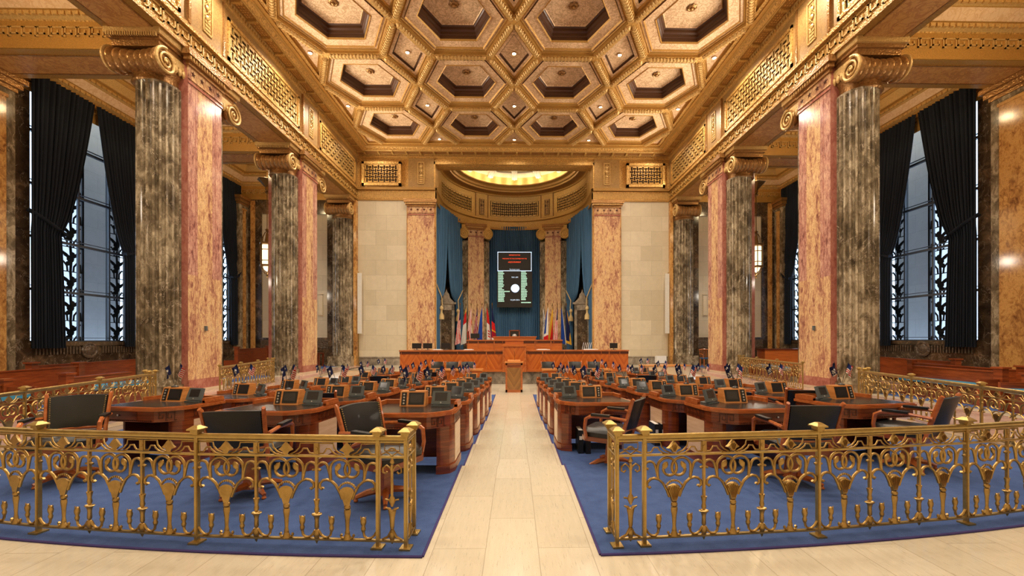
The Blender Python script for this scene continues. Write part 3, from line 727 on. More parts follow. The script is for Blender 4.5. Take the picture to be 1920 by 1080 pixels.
def capital(parent, T, r=.5, w=1.30, h0=8.45, name='capital', mat='bronze', cmat='gold_pale', sides=(-1, 1)):
    """Ionic capital of a column centred on T's origin; volutes face +-y, they sit at x=+-"""
    b = MB()
    b.lathe([(r * 1.0, h0), (r * 1.07, h0 + .04), (r * 1.0, h0 + .09), (r * 1.02, h0 + .28), (r * 1.14, h0 + .36), (r * 1.18, h0 + .44), (r * 1.05, h0 + .52)], 28, m=0, T=T)
    b.box(-r * 1.3, r * 1.3, -w / 2 + .05, w / 2 - .05, h0 + .78, h0 + .95, 0, T); b.box(-r * 1.42, r * 1.42, -w / 2, w / 2, h0 + .95, h0 + 1.05, 0, T); b.box(-r * 1.55, r * 1.55, -w / 2 - .06, w / 2 + .06, h0 + 1.05, h0 + 1.2, 1, T)
    for k in range(22): b.box(-r * 1.56 - .02, -r * 1.56 + .02, -w / 2 + k * w / 22, -w / 2 + (k + .5) * w / 22, h0 + .96, h0 + 1.06, 1, T)
    for sx in sides:
        vx = sx * (r * .92 + .06); vz = h0 + .46; R = .34
        prof = []
        for k in range(49):      # bolster with rope ridges, along y
            y = -w / 2 + w * k / 48
            q = .74 + .26 * (abs(k - 24) / 24) ** 1.3 - .11 * (1 - abs(sin(k * pi / 6))); prof.append((R * q, y))
        T2 = T @ frameM((vx, 0, vz), (1, 0, 0), (0, 0, 1), (0, -1, 0)); b.lathe([(p, -y) for p, y in prof][::-1] if False else [(p, y) for p, y in prof], 22, m=0, T=T2)
        c = MB() if False else b
        for sy in (-1, 1):
            T3 = T @ frameM((vx, sy * (w / 2 + .005), vz), (-sx, 0, 0), (0, 0, 1), (0, sy, 0))
            pts = [(rr * cos(pi / 2 + a), rr * sin(pi / 2 + a), .03) for rr, a in spiral(R * .98)]
            rad_ = [.045 * (1 - .6 * i / 46) for i in range(47)]; b.tube(pts, rad_, 6, 1, T3, ref=(0, 0, 1)); b.lathe([(.05, 0), (.05, .05), (.02, .07)], 10, m=1, T=T3)
    for sy in (-1, 1):
        b.box(-r * .95, r * .95, sy * (w / 2 - .04) - .03, sy * (w / 2 - .04) + .03, h0 + .6, h0 + .8, 1, T)
        for k in range(5): b.lathe([(.02, h0 + .40), (.065, h0 + .47), (.06, h0 + .58), (.03, h0 + .62)], 8, (-r * .55 + k * r * .275, sy * (w / 2 - .04), 0), 1, T)
    return b.obj(name, [mat, cmat], parent)
def star(mb, x, z, r, m, T):
    pts = [(r * (1 if k % 2 == 0 else .42) * cos(pi / 2 + k * pi / 5), r * (1 if k % 2 == 0 else .42) * sin(pi / 2 + k * pi / 5)) for k in range(10)]
    mb.add([(x, z, .028)] + [(x + a, z + b, 0.002) for a, b in pts], [(0, k + 1, (k + 1) % 10 + 1) for k in range(10)], m, T)
def starface(parent, T, w, n=4, z0=8.80):
    b = MB(); b.box(-w / 2 - .03, w / 2 + .03, z0 + .08, z0 + .12, 0, .04, 0, T); b.box(-w / 2 - .02, w / 2 + .02, z0 - .04, z0 + .02, 0, .03, 1, T)
    b.box(-w / 2 - .01, w / 2 + .01, z0 + .12, z0 + .44, -.02, .015, 0, T)
    for k in range(n): star(b, -w / 2 + w * (k + .5) / n, z0 + .28, .10, 2, T @ Matrix.Translation((0, 0, .014)))
    b.box(-w / 2 - .06, w / 2 + .06, z0 + .44, z0 + .54, -.02, .07, 3, T); b.box(-w / 2 - .14, w / 2 + .14, z0 + .54, z0 + .66, -.02, .14, 3, T); b.box(-w / 2 - .20, w / 2 + .20, z0 + .66, z0 + .85, -.02, .20, 3, T)
    for k in range(int(w / .09)): b.box(-w / 2 - .12 + k * .1, -w / 2 - .07 + k * .1, z0 + .56, z0 + .65, .14, .165, 4, T)
    return b.obj('star_band', ['pink', 'rose', 'inlay', 'bronze', 'gold_pale'], parent, smooth=0)
DEPTH = 1.45
def pier(loc, side, label):
    t = thing('marble_pier', label, 'pier', loc, 0 if side < 0 else pi)
    # local x: out of the aisle towards the nave is +x ; y along the hall
    c = MB(); c.box(-DEPTH, 0, 0, PD, .0, 9.6, 1); c.box(0, .012, .0, PD, .36, 3.35, 0); c.box(0, .012, 0, .34, 3.35, 9.6, 2); c.box(0, .012, .34, .92, 3.35, 9.6, 0); c.box(0, .012, .92, PD, 3.35, 9.6, 2)
    c.box(.005, .035, .0, PD, .08, .36, 1); c.box(.012, .016, .26, .27, .36, 8.8, 1); c.box(.012, .016, PD - .27, PD - .26, .36, 8.8, 1)
    c.obj('core', ['pink', 'rose', 'rosepink'], t, smooth=0)
    c = MB(); c.box(-DEPTH - .04, .07, -.03, PD + .03, 0, .08); c.box(-DEPTH - .04, .04, -.5, -.03, 0, .05); c.obj('plinth', 'travwall', t, smooth=0)
    for e in (-.13, PD + .13):
        k = MB(); fluted(k, -.66, e, .5, .24, 8.5); k.box(-1.2, -.12, min(e, PD / 2) - .5 if e < 0 else PD, 0 if e < 0 else e + .5, 0, .25); col = k.obj('fluted_column', 'dark', t, smooth=24)
        capital(col, Matrix.Translation((-.74, e, 0)) @ Matrix.Rotation(pi / 2, 4, 'Z'), w=1.32, sides=((-1,) if e < 0 else (1,)))
    # face band: local frame x along hall, y up, z out
    T = frameM((.012, PD / 2, 0), (0, 1, 0), (0, 0, 1), (1, 0, 0)); starface(t, T, PD)
    return t
for sx in (-1, 1):
    for k, nm in ((0, 'big near'), (1, 'farther'), (-1, 'unseen near')):
        if k == -1: continue
        y = Y1 + k * SP
        pier((sx * W, y if sx < 0 else y + PD, 0), sx, '%s rose marble pier with fluted dark columns on the %s side' % ({'big near': 'big near', 'farther': 'smaller farther'}[nm], sidn[sx]))
for sx in (-1, 1):   # half column against the back wall
    t = thing('wall_column', 'dark fluted half column with bronze scroll capital against the back wall, %s side' % sidn[sx], 'column', (sx * 9.95, YB - .12, 0))
    k = MB(); fluted(k, 0, 0, .58, .55, 8.5); k.box(-.66, .66, -.66, .1, 0, .56); k.obj('shaft', 'dark', t, smooth=50)
    k = MB(); k.box(*(sorted((-sx * .62, -sx * .80))), -.16, .1, 0, 9.6); k.obj('edge_strip', 'goldmarble', t, smooth=0)
    capital(t, Matrix.Rotation(pi / 2, 4, 'Z'), r=.58)
# stage opening pilasters
for sx in (-1, 1):
    t = thing('stage_pilaster', 'broad rose marble pilaster with star band flanking the stage opening, %s side' % sidn[sx], 'pilaster', (sx * 5.45, YB, 0))
    k = MB(); k.box(-.78, .78, -.18, 0, 0, 9.6); k.obj('shaft', 'pink', t, smooth=0)
    k = MB(); k.box(-.84, -.78, -.12, 0, 0, 9.6); k.box(.78, .84, -.12, 0, 0, 9.6); k.obj('edge_strip', 'goldmarble', t, smooth=0)
    starface(t, frameM((0, -.18, 0), (1, 0, 0), (0, 0, 1), (0, -1, 0)), 1.5)

# ---------------------------------------------------------------- apse behind the rostrum
AC = 25.85; AR = 4.65
def apath(r, n=40, y0=YB + .0, a0=0, a1=180):
    return [(r, y0)] + [(r * cos(rad(a0 + (a1 - a0) * i / n)), AC + r * sin(rad(a0 + (a1 - a0) * i / n))) for i in range(n + 1)] + [(-r, y0)]
a = MB()   # 0 bright 1 gold 2 pale 3 recess 4 covestrip
sweep(a, apath(AR), [(-.9, 9.65), (.04, 9.65), (.04, 9.75), (0, 9.78), (0, 10.24), (.10, 10.30), (.10, 10.42), (0, 10.45), (0, 10.62)], [1, 1, 1, 0, 1, 0, 1, 0])
sweep(a, apath(AR), [(0, 11.74), (0, 12.1), (.06, 12.14), (.06, 12.2), (.12, 12.24), (.5, 12.3), (.52, 12.4), (.62, 12.44), (.66, 12.56), (.84, 12.64), (.86, 12.7), (.9, 12.7), (.9, 12.62), (.55, 12.60)], [0, 1, 0, 1, 3, 1, 0, 1, 0, 2, 1, 1, 1])
# frieze between key points: grilles and panels laid on the curve by straight segments
def aseg(th0, th1): return Vector((AR * cos(rad(th0)), AC + AR * sin(rad(th0)))), Vector((AR * cos(rad(th1)), AC + AR * sin(rad(th1))))
NS = 48; pts = apath(AR, NS)
a.add([(x, y, 10.62) for x, y in pts] + [(x, y, 11.74) for x, y in pts], [], 0)
gr_sp = [(68, 112, 'centre of the curved stage frieze'), (2, 50, 'right part of the curved stage frieze'), (130, 178, 'left part of the curved stage frieze')]
b0 = len(a.v) - 2 * len(pts)
for i in range(len(pts) - 1):
    th = 180 * (i - .5) / NS
    if any(g0 + 1 <= th <= g1 - 1 for g0, g1, _ in gr_sp): continue
    a.f.append((b0 + i, b0 + i + 1, b0 + len(pts) + i + 1, b0 + len(pts) + i)); a.mi.append(0)
a.obj('trim_6', ['gold_bright', 'gold_plain', 'gold_pale', 'bronze', 'covestrip'], smooth=30, kind='structure')
for g0, g1, nm in gr_sp:
    g = thing('curved_fret_grille', 'bright gilded curved fret grille, %s' % nm, 'grille', group='curved grilles round the stage')
    la = MB(); n = 14 if g1 - g0 < 46 else 16
    for r, c_ in ((AR + .10, 1),): sweep(la, [(r * cos(rad(g0 + (g1 - g0) * i / 12)), AC + r * sin(rad(g0 + (g1 - g0) * i / 12))) for i in range(13)], [(0, 10.6), (0, 11.76)], [1])
    nc = 24 if g1 - g0 < 46 else 26
    def mfc(u, v, d):
        th = rad(g0 + (g1 - g0) * u / nc); r_ = AR - d; return Vector((r_ * cos(th), AC + r_ * sin(th), 10.62 + 1.12 * v / 6))
    fretmesh(la, mfc, nc)
    la.obj('lattice', ['gold_bright', 'backing'], g, smooth=30)
for th, nm in ((59, 'right'), (121, 'left')):
    u = Vector((-sin(rad(th)), cos(rad(th)), 0)); nrm = Vector((-cos(rad(th)), -sin(rad(th)), 0)); u2 = -u
    P = Vector((AR * cos(rad(th)), AC + AR * sin(rad(th)), 10.62)) + nrm * .05
    b = MB(); T = frameM(P, u2, (0, 0, 1), nrm); b.box(-.5, .5, -.15, 1.5, -.12, -.01, 0, T); b.box(-.52, -.47, -.2, 1.5, -.1, .03, 1, T); b.box(.47, .52, -.2, 1.5, -.1, .03, 1, T); b.obj('trim_%d' % (7 if th < 90 else 8), ['gold_bright', 'bronze'], smooth=0, kind='structure')
    carvedpanel(frameM(P - u2 * .18 + nrm * .05, u2, (0, 0, 1), nrm), '', 'narrow carved panel in the curved stage frieze, %s of centre' % nm, 1.1)
# dome with radial ribs, lit by the cove lamp
d = MB()
pr = [(.9 - .02, 12.62), (.5, 12.72), (.42, 13.1), (.7, 13.5), (1.2, 13.75)]
sweep(d, apath(AR + .0, 40, YB + .9), [(.30, 12.66), (.30, 13.05), (.55, 13.35), (1.2, 13.62), (2.2, 13.85), (3.4, 13.98), (4.6, 14.0)], [0, 0, 1, 1, 1, 1], )
for th in range(15, 180, 25):
    for off in (-.14, .0, .14):
        c_, s_ = cos(rad(th)), sin(rad(th)); px, py = -s_ * off, c_ * off
        d.tube([(c_ * r + px, AC + s_ * r + py, z) for r, z in ((AR - .5, 13.25), (AR - 1.2, 13.55), (AR - 2.2, 13.78), (AR - 3.4, 13.90), (.3, 13.93))], .07 if off else .11, 6, 2, ref=(0, 0, 1))
for r in (AR - 1.0, AR - 2.3): d.tube([(r * cos(rad(t)), AC + r * sin(rad(t)), 13.5 if r > 3 else 13.80) for t in range(0, 181, 6)], .06, 6, 2, ref=(0, 0, 1))
d.obj('ceiling_apse', ['gold_plain', 'cream', 'white'], smooth=40, kind='structure')
d = MB(); d.tube([((AR - .52) * cos(rad(t)), AC + (AR - .52) * sin(rad(t)), 12.70) for t in range(0, 181, 5)], .07, 6, ref=(0, 0, 1)); tag(d.obj('cove_lamp_strip', 'covestrip'), 'glowing warm lamp strip curving round above the stage cornice', 'cove light')
for th in range(5, 180, 10): lamp('POINT', ((AR - .60) * cos(rad(th)), AC + (AR - .60) * sin(rad(th)), 12.88), 8, col=(1, .90, .68), size=.12, name='cove_light')
w = MB(); sweep(w, apath(5.35, 40, YB + .4), [(0, 0), (0, 14.2)], [0]); w.box(-5.4, 5.4, YB + .5, 31.5, 14.1, 14.2, 0)
w.obj('wall_apse', ['darker'], smooth=30, kind='structure')
for sx in (-1, 1):
    t = thing('apse_pier', 'rose marble pier with gilded scroll volutes inside the stage apse, %s of the voting board' % sidn[sx], 'pier', (sx * 2.72, 28.95, 0), -sx * rad(12))
    k = MB(); k.box(-.56, .56, 0, .8, 0, 9.6); k.obj('core', 'pink', t, smooth=0)
    for s2 in (-1, 1): k = MB(); fluted(k, s2 * .60, .5, .42, .1, 8.5, 20); k.obj('fluted_column', 'dark', t, smooth=50)
    starface(t, frameM((0, 0, 0), (1, 0, 0), (0, 0, 1), (0, -1, 0)), 1.1, 3)
    k = MB()
    for s2 in (-1, 1):
        T3 = frameM((s2 * .90, -.02, 8.98), (-s2, 0, 0), (0, 0, 1), (0, -1, 0)); T3 = frameM((s2 * .84, -.02, 8.98), (-s2, 0, 0), (0, 0, 1), (0, -1, 0))
        k.lathe([(.36, -.8), (.30, -.5), (.36, 0)], 20, T=T3); k.tube([(rr * cos(pi / 2 + q_), rr * sin(pi / 2 + q_), .03) for rr, q_ in spiral(.36)], [.05 * (1 - .6 * i / 46) for i in range(47)], 6, 1, T3, ref=(0, 0, 1)); k.lathe([(.06, 0), (.05, .07)], 10, m=1, T=T3)
    k.box(-1.0, 1.0, -.05, .9, 9.28, 9.6, 0); k.obj('capital', ['gold_bright', 'gold_bright'], t)
# ---------------------------------------------------------------- curtains
def curtain(P0, P1, N, z0, z1, inner, nf, amp, mat, name='curtain', rows=26):
    """sheet from P0 (outer edge) to P1; inner(z) in 0..1 gives how far the free edge reaches; N = normal towards the room"""
    mb = MB(); P0 = Vector(P0); P1 = Vector(P1); N = Vector(N); cols = nf * 6; vs = []
    for r in range(rows + 1):
        z = z0 + (z1 - z0) * r / rows; w = inner(z)
        for c in range(cols + 1):
            u = c / cols; ph = sin(u * nf * 2 * pi + .6 * sin(u * 9)); A = amp * (1 + .35 * sin(u * 23)) * (1.0 if w > .5 else 1.25)
            p = P0.lerp(P1, u * w) + N * (A * ph + amp * 1.6 + .10 * (1 - w) * sin(u * pi))
            vs.append((p.x, p.y, z))
    C = cols + 1
    mb.add(vs, [(r * C + c, r * C + c + 1, (r + 1) * C + c + 1, (r + 1) * C + c) for r in range(rows) for c in range(cols)])
    return mb.obj(name, mat, smooth=180)
def drape_edge(zt, z0, z1, wt, wb, p=.62):
    def f(z):
        if z < zt: return wt + (wb - wt) * min(1, ((zt - z) / (zt - z0)) ** .6)
        return wt + (1 - wt) * ((z - zt) / (z1 - zt)) ** p if z > zt else wt
    return f
winname = {0: 'the nearer window', 1: 'the farther window'}
for sx in (-1, 1):
    for wi, (a_, b_) in enumerate(WIN):
        mid = a_ + (b_ - a_) * .52; X = sx * (WO - .10)
        for e0, e1, zt, wt, wb, nm in ((a_ - .12, mid - .03, 5.2, .42, .50, 'near'), (b_ + .14, mid + .03, 5.0, .42, .40, 'far')):
            c = curtain((X, e0, 0), (X, e1, 0), (-sx, 0, 0), 1.22, 10.32, drape_edge(zt, 1.22, 10.32, wt, wb), 13, .055, 'black_curtain')
            tag(c, 'black floor-length drape tied back, %s half of %s on the %s' % (nm, winname[wi], sidn[sx]), 'curtain', 'black window curtains')
            tb = MB(); d_ = 1 if e1 > e0 else -1; wv = abs(e1 - e0) * wt
            tb.tube([(X - sx * .02, e0 - d_ * .05, zt + .55), (X - sx * .24, e0 + d_ * wv * .3, zt + .30), (X - sx * .34, e0 + d_ * wv * .7, zt + .05), (X - sx * .25, e0 + d_ * (wv + .06), zt - .05), (X - sx * .02, e0 + d_ * (wv + .02), zt + .0)], .07, 8, flat=.5)
            tb.obj('tieback', 'black_curtain', c)
# window frames, glass, outer grille and outside pier
wnum = 0
for sx in (-1, 1):
    for wi, (a_, b_) in enumerate(WIN):
        wnum += 1; X = sx * (WO + .30); wf = MB(); xa, xb_ = sorted((X, X + sx * .07))
        mull = [a_ + .02, a_ + 1.15, a_ + 1.8, a_ + 2.95, b_ - .05]
        for y in mull: wf.box(xa, xb_, y - .03, y + .03, 1.4, 10.3)
        z = 1.44
        while z < 10.4: wf.box(xa - .02, xb_ + .02, a_, b_, z - .04, z + .04); wf.box(xa, xb_, a_, b_, z + .12, z + .14); z += 1.78
        for z in (3.22, 5.0, 6.78): wf.tube([(X - sx * .06, a_ + .9, z + .05), (X - sx * .12, a_ + 1.1, z + .28), (X - sx * .05, a_ + 1.3, z + .2)], .012, 5)
        o = wf.obj('window_%d' % wnum, 'frame', smooth=0, kind='structure')
        gl = MB(); gl.box(*sorted((X + sx * .03, X + sx * .04)), a_, b_, 1.4, 10.3); gl.obj('pane', 'glass', o, smooth=0)
        G = o
        for y0, y1 in ((a_ + 1.5, a_ + 2.35), (a_ + 3.3, a_ + 4.1), (a_ - .5, a_ + .3)):
            gm = MB(); T = frameM((sx * (WO + .75), y0, 1.3), (0, 1, 0), (0, 0, 1), (sx, 0, 0)); wdt = y1 - y0; cx = wdt / 2
            for e in (0, wdt): gm.box(e - .035, e + .035, 0, 9.0, -.03, .03, 0, T)
            for k in range(10):
                z = k * .92; gm.box(0, wdt, z - .015, z + .015, -.02, .02, 0, T)
                for s2 in (-1, 1):
                    gm.tube([(cx + s2 * wdt * .12, z, 0), (cx + s2 * wdt * .14, z + .2, 0), (cx + s2 * wdt * .28, z + .36, 0), (cx + s2 * wdt * .40, z + .30, 0), (cx + s2 * wdt * .42, z, 0)], .035, 6, 0, T, ref=(0, 0, 1), flat=.5)
                    gm.tube([(cx, z + .5, 0), (cx + s2 * wdt * .2, z + .62, 0), (cx + s2 * wdt * .42, z + .78, 0)], [.05, .07, .02], 6, 0, T, ref=(0, 0, 1), flat=.5)
                gm.lathe([(.10, -.02), (.14, 0), (.10, .02)], 9, (cx, z + .48, 0), 0, T); gm.lathe([(.08, -.02), (.10, 0), (.08, .02)], 8, (cx + .07, z + .66, 0), 0, T); gm.lathe([(.07, -.02), (.09, 0), (.07, .02)], 8, (cx - .08, z + .30, 0), 0, T)
                gm.tube([(cx, z, 0), (cx + .03, z + .45, 0), (cx, z + .92, 0)], .05, 6, 0, T, ref=(0, 0, 1), flat=.4)
            gm.obj('grille_strip', 'iron', G)
        t = MB(); t.box(*sorted((sx * (WO + 2.5), sx * (WO + 3.7))), a_ + 3.85, a_ + 5.7, -1, 14); tag(t.obj('outside_pier', 'outstone', smooth=0), 'pale stone pier seen outside %s on the %s' % (winname[wi], sidn[sx]), 'pier', 'stone piers outside the windows')
for sx in (-1, 1):
    t = MB(); t.box(*sorted((sx * (WO + .55), sx * (WO + 9))), 8, 30, -1.1, -1.0); t.obj('floor_terrace_%s' % sidn[sx], 'outstone', smooth=0, kind='structure')
# blue stage curtains
c = curtain((-1.95, 30.55, 0), (1.95, 30.55, 0), (0, -1, 0), .2, 9.9, lambda z: 1.0, 24, .07, 'blue_curtain', 'stage_curtain'); tag(c, 'blue velvet stage curtain hanging behind the voting board', 'curtain')
for sx in (-1, 1):
    A_, B_ = Vector((sx * 4.98, 24.75, 0)), Vector((sx * 3.75, 29.35, 0)); mid = A_.lerp(B_, .42); nn = Vector((-sx, -.35, 0)).normalized()
    for (p, q_, zt, wt, wb, nm) in ((A_, mid + (B_ - A_) * .03, 4.15, .34, .30, 'outer'), (B_, mid - (B_ - A_) * .03, 4.25, .50, .46, 'inner')):
        c = curtain(p, q_, nn, .3, 9.9, drape_edge(zt, .3, 9.9, wt, wb, .22), 8, .07, 'blue_curtain', 'stage_curtain')
        tag(c, 'blue velvet drape tied back at the %s stage doorway, its %s half' % (sidn[sx], nm), 'curtain', 'blue drapes at the stage doorways')
        tr = MB(); e = p.lerp(q_, wt) + nn * .3; o_ = p + nn * .15
        tr.tube([(o_.x, o_.y, 5.2), (e.x, e.y, 4.15), (e.x + nn.x * .05, e.y, 3.6)], .035, 6); tr.lathe([(.02, 0), (.10, -.08), (.12, -.2), (.07, -.28), (.06, -.42), (.15, -.6), (.17, -.85), (.02, -.86)], 12, (e.x, e.y - .05, 3.6)); tr.obj('tassel_rope', 'rope', c)
    t = thing('doorway_surround', 'carved brown marble doorway with pointed pediment on the %s of the stage' % sidn[sx], 'doorway', (sx * 4.42, 26.5, 0), -sx * rad(20))
    k = MB(); k.box(-.52, -.34, -.1, .1, 0, 3.75); k.box(.34, .52, -.1, .1, 0, 3.75); k.box(-.52, .52, -.1, .1, 3.4, 3.8); k.box(-.62, .62, -.16, .12, 3.8, 3.92)
    k.prism([(-.52, 0), (-.34, .16), (-.22, .30), (-.16, .55), (-.07, .62), (0, .85), (.07, .62), (.16, .55), (.22, .30), (.34, .16), (.52, 0)][::-1], -.06, .1, T=frameM((0, 0, 3.92), (1, 0, 0), (0, 0, 1), (0, -1, 0)))
    k.obj('frame', 'grey', t, smooth=0); k = MB(); k.box(-.34, .34, -.02, .02, 0, 3.4); k.obj('slab', 'darker', t, smooth=0)

# ---------------------------------------------------------------- lanterns
def lantern(loc, label):
    t = thing('hanging_lantern', label, 'lantern', loc, .2)
    k = MB(); k.tube([(0, 0, 7.0), (0, 0, 11.4)], .022, 8); k.lathe([(.05, 6.98), (.10, 7.05), (.03, 7.12)], 10); k.lathe([(.03, 11.3), (.14, 11.38), (.14, 11.4)], 12); k.obj('rod', 'brassdark', t)
    k = MB(); k.lathe([(.05, 9.02), (.10, 9.10), (.09, 9.2), (.22, 9.34), (.40, 9.52), (.46, 9.56), (.40, 9.58), (.16, 9.56)], 6); k.lathe([(.06, 8.9), (.10, 8.96), (.05, 9.02)], 8); k.obj('upper_bowl', 'brassdark', t, smooth=0)
    k = MB()
    for i in range(6):
        a = i * pi / 3; c_, s_ = cos(a), sin(a)
        k.tube([(c_ * .31, s_ * .31, 5.28), (c_ * .31, s_ * .31, 6.32)], .022, 6); k.tube([(c_ * .34, s_ * .34, 6.3), (c_ * .37, s_ * .37, 6.55)], [.02, .008], 5)
        k.tube([(c_ * .26, s_ * .26, 6.36), (c_ * .22, s_ * .22, 6.65), (c_ * .10, s_ * .10, 6.92), (0, 0, 7.0)], .016, 5); k.tube([(c_ * .30, s_ * .30, 5.28), (c_ * .24, s_ * .24, 5.0), (c_ * .1, s_ * .1, 4.84), (0, 0, 4.78)], .016, 5)
    for z, r in ((5.22, .36), (6.34, .36), (6.05, .31), (5.50, .31)): k.lathe([(r - .04, z - .03), (r, z - .02), (r, z + (.05 if r > .33 else .0)), (r - .06, z + (.07 if r > .33 else .01))], 6)
    k.lathe([(.02, 4.66), (.05, 4.72), (.03, 4.78)], 8); k.lathe([(.10, 6.4), (.12, 6.5), (.06, 6.85), (.02, 6.95)], 6); k.obj('cage', 'brassdark', t)
    k = MB(); k.lathe([(.245, 5.3), (.245, 6.28)], 6); k.lathe([(.02, 4.95), (.14, 5.05), (.20, 5.2)], 6); k.obj('glass', 'lampglass', t, smooth=0)
    lamp('POINT', (0, 0, 4.4), 45, size=.15, name='lantern_light', parent=t); lamp('POINT', (0, 0, 9.75), 90, col=(1, .76, .42), size=.15, name='lantern_uplight', parent=t)
    return t
for sx in (-1, 1): lantern((sx * 12.5, 14.9, 0), 'lit brass lantern mostly behind the big near pier in the %s side aisle' % sidn[sx])
lantern((-12.5, 20.9, 0), 'lit brass lantern hanging on a rod in the left side aisle'); lantern((12.5, 20.9, 0), 'lit brass lantern hanging on a rod in the right side aisle')
for sx in (-1, 1):
    for y in (9.1, 3): lamp('POINT', (sx * 12.5, y, 5.8), 120, size=.5, name='lantern_light'); lamp('POINT', (sx * 12.5, y, 9.75), 90, col=(1, .76, .42), size=.15, name='lantern_uplight')

# ---------------------------------------------------------------- brass railings
def rail_module(w):
    """one scroll panel of width w, local x along, z up, centred"""
    m = MB(); h = w / 2; R = (0, 1, 0)
    def tb(pts, r=.0095, n=6, flat=1.0, closed=False): m.tube(pts, r, n, 0, None, closed, flat, R)
    for s in (-1, 1):
        # top frieze: stepped key bracket and sweeping arms
        tb([(s * (h - .018), 0, .672), (s * (h - .018), 0, .748), (s * .105, 0, .748), (s * .098, 0, .715), (s * .07, 0, .685), (s * .02, 0, .662)], .006)
        tb([(s * (h - .018), 0, .672), (s * (h - .05), 0, .674), (s * (h - .062), 0, .690), (s * (h - .072), 0, .708), (s * .125, 0, .708), (s * .115, 0, .69), (s * .085, 0, .668), (s * .04, 0, .656)], .006)
        # interlaced C scrolls
        tb([(s * .122, 0, .478), (s * .126, 0, .53)] + [(s * (.054 + .072 * cos(rad(t_))), 0, .560 + .072 * sin(rad(t_))) for t_ in range(0, 181, 15)] + [(s * (.040 + (.058 - .016 * (t_ - 180) / 180) * cos(rad(t_))), 0, .552 + (.058 - .016 * (t_ - 180) / 180) * sin(rad(t_))) for t_ in range(195, 375, 15)], .0105)
        m.tube([(s * .082, 0, .548), (s * .072, 0, .572), (s * .060, 0, .590), (s * .052, 0, .602)], [.010, .022, .018, .004], 6, 0, None, flat=.6, ref=R)
        # outer crooks against the bars
        tb([(s * .122, 0, .478), (s * .132, 0, .53)] + arc(s * (h - .042), .568, .040, 90 + s * 75, 90 - s * 100, 9) + [(s * (h - .03), 0, .552)], .0095)
        # big lower arms
        tb([(s * .038, 0, .345), (s * .055, 0, .39), (s * .085, 0, .445), (s * .118, 0, .474), (s * .15, 0, .484), (s * .18, 0, .478), (s * .203, 0, .455), (s * .205, 0, .428), (s * .188, 0, .415), (s * .178, 0, .425)], .0105)
        # tulips on arms
        tb([(s * (h - .012), 0, .115), (s * (h - .03), 0, .085), (s * (h - .055), 0, .066), (s * (h - .082), 0, .064), (s * (h - .102), 0, .082), (s * (h - .108), 0, .112)], .009)
        m.lathe([(.004, .10), (.014, .115), (.019, .135), (.013, .15), (.020, .168), (.023, .19), (.014, .212), (.004, .218)], 7, (s * (h - .109), 0, 0), sy=.7)
        m.tube([(s * (h - .109) + .012, 0, .19), (s * (h - .109) + .020, 0, .222)], [.008, .002], 4); m.tube([(s * (h - .109) - .012, 0, .19), (s * (h - .109) - .020, 0, .222)], [.008, .002], 4)
        # foot curls
        tb([(0, 0, .075), (s * .02, 0, .062), (s * .04, 0, .066), (s * .048, 0, .082), (s * .04, 0, .09)], .009)
    # palmette
    m.prism([(-.012, .665), (-.026, .688), (-.056, .700), (-.036, .716), (-.020, .738), (0, .758), (.020, .738), (.036, .716), (.056, .700), (.026, .688), (.012, .665)][::-1], -.010, .010, T=frameM((0, 0, 0), (1, 0, 0), (0, 0, 1), (0, -1, 0)), top=.8)
    for q in (-.014, -.005, .005, .014): m.tube([(q * .4, -.011, .68), (q * 1.2, -.012, .735 - abs(q))], .0028, 4, 1)
    # beaded arch over the fan
    tb(arc(0, .395, .068, 150, 30, 10), .006)
    for q in range(9):
        a = rad(150 - q * 15); m.box(.066 * cos(a) - .004, .066 * cos(a) + .004, -.009, .009, .395 + .068 * sin(a) - .005, .395 + .068 * sin(a) + .007)
    # fan
    m.prism([(-.018, .30), (-.030, .34), (-.054, .395), (-.046, .418), (-.026, .432), (0, .438), (.026, .432), (.046, .418), (.054, .395), (.030, .34), (.018, .30)][::-1], -.010, .010, T=frameM((0, 0, 0), (1, 0, 0), (0, 0, 1), (0, -1, 0)), top=.85)
    for q in range(-3, 4): m.tube([(q * .0036, -.010, .325), (q * .0135, -.012, .424 - abs(q) * .005)], .0034, 4, 1)
    m.lathe([(.012, .27), (.024, .278), (.026, .29), (.022, .30), (.018, .305)], 8, sy=.7)
    m.lathe([(.014, .085), (.020, .10), (.016, .115), (.014, .13), (.018, .20), (.026, .25), (.024, .27)], 8, sy=.6); m.lathe([(.034, .058), (.026, .075), (.014, .10)], 8, sy=.7)
    return m
def rail_bar():
    m = MB(); m.box(-.009, .009, -.009, .009, .25, .655)
    m.lathe([(.010, .235), (.020, .262), (.014, .29), (.020, .32), (.024, .338), (.010, .33)], 8, sy=.75)
    m.lathe([(.008, .12), (.018, .135), (.016, .19), (.022, .215), (.040, .232), (.034, .236), (.010, .225)], 8, sy=.7); m.lathe([(.018, .06), (.026, .085), (.020, .115), (.008, .125)], 8, sy=.7); m.lathe([(.002, .018), (.010, .035), (.012, .05)], 6)
    for s in (-1, 1): m.tube([(s * .012, 0, .11), (s * .03, 0, .085), (s * .045, 0, .07)], [.012, .011, .007], 5)
    m.box(-.016, .016, -.010, .010, .67, .75) ; m.lathe([(.012, -.014), (.018, 0), (.012, .014)], 8, T=frameM((0, 0, .71), (1, 0, 0), (0, 0, 1), (0, -1, 0)))
    return m
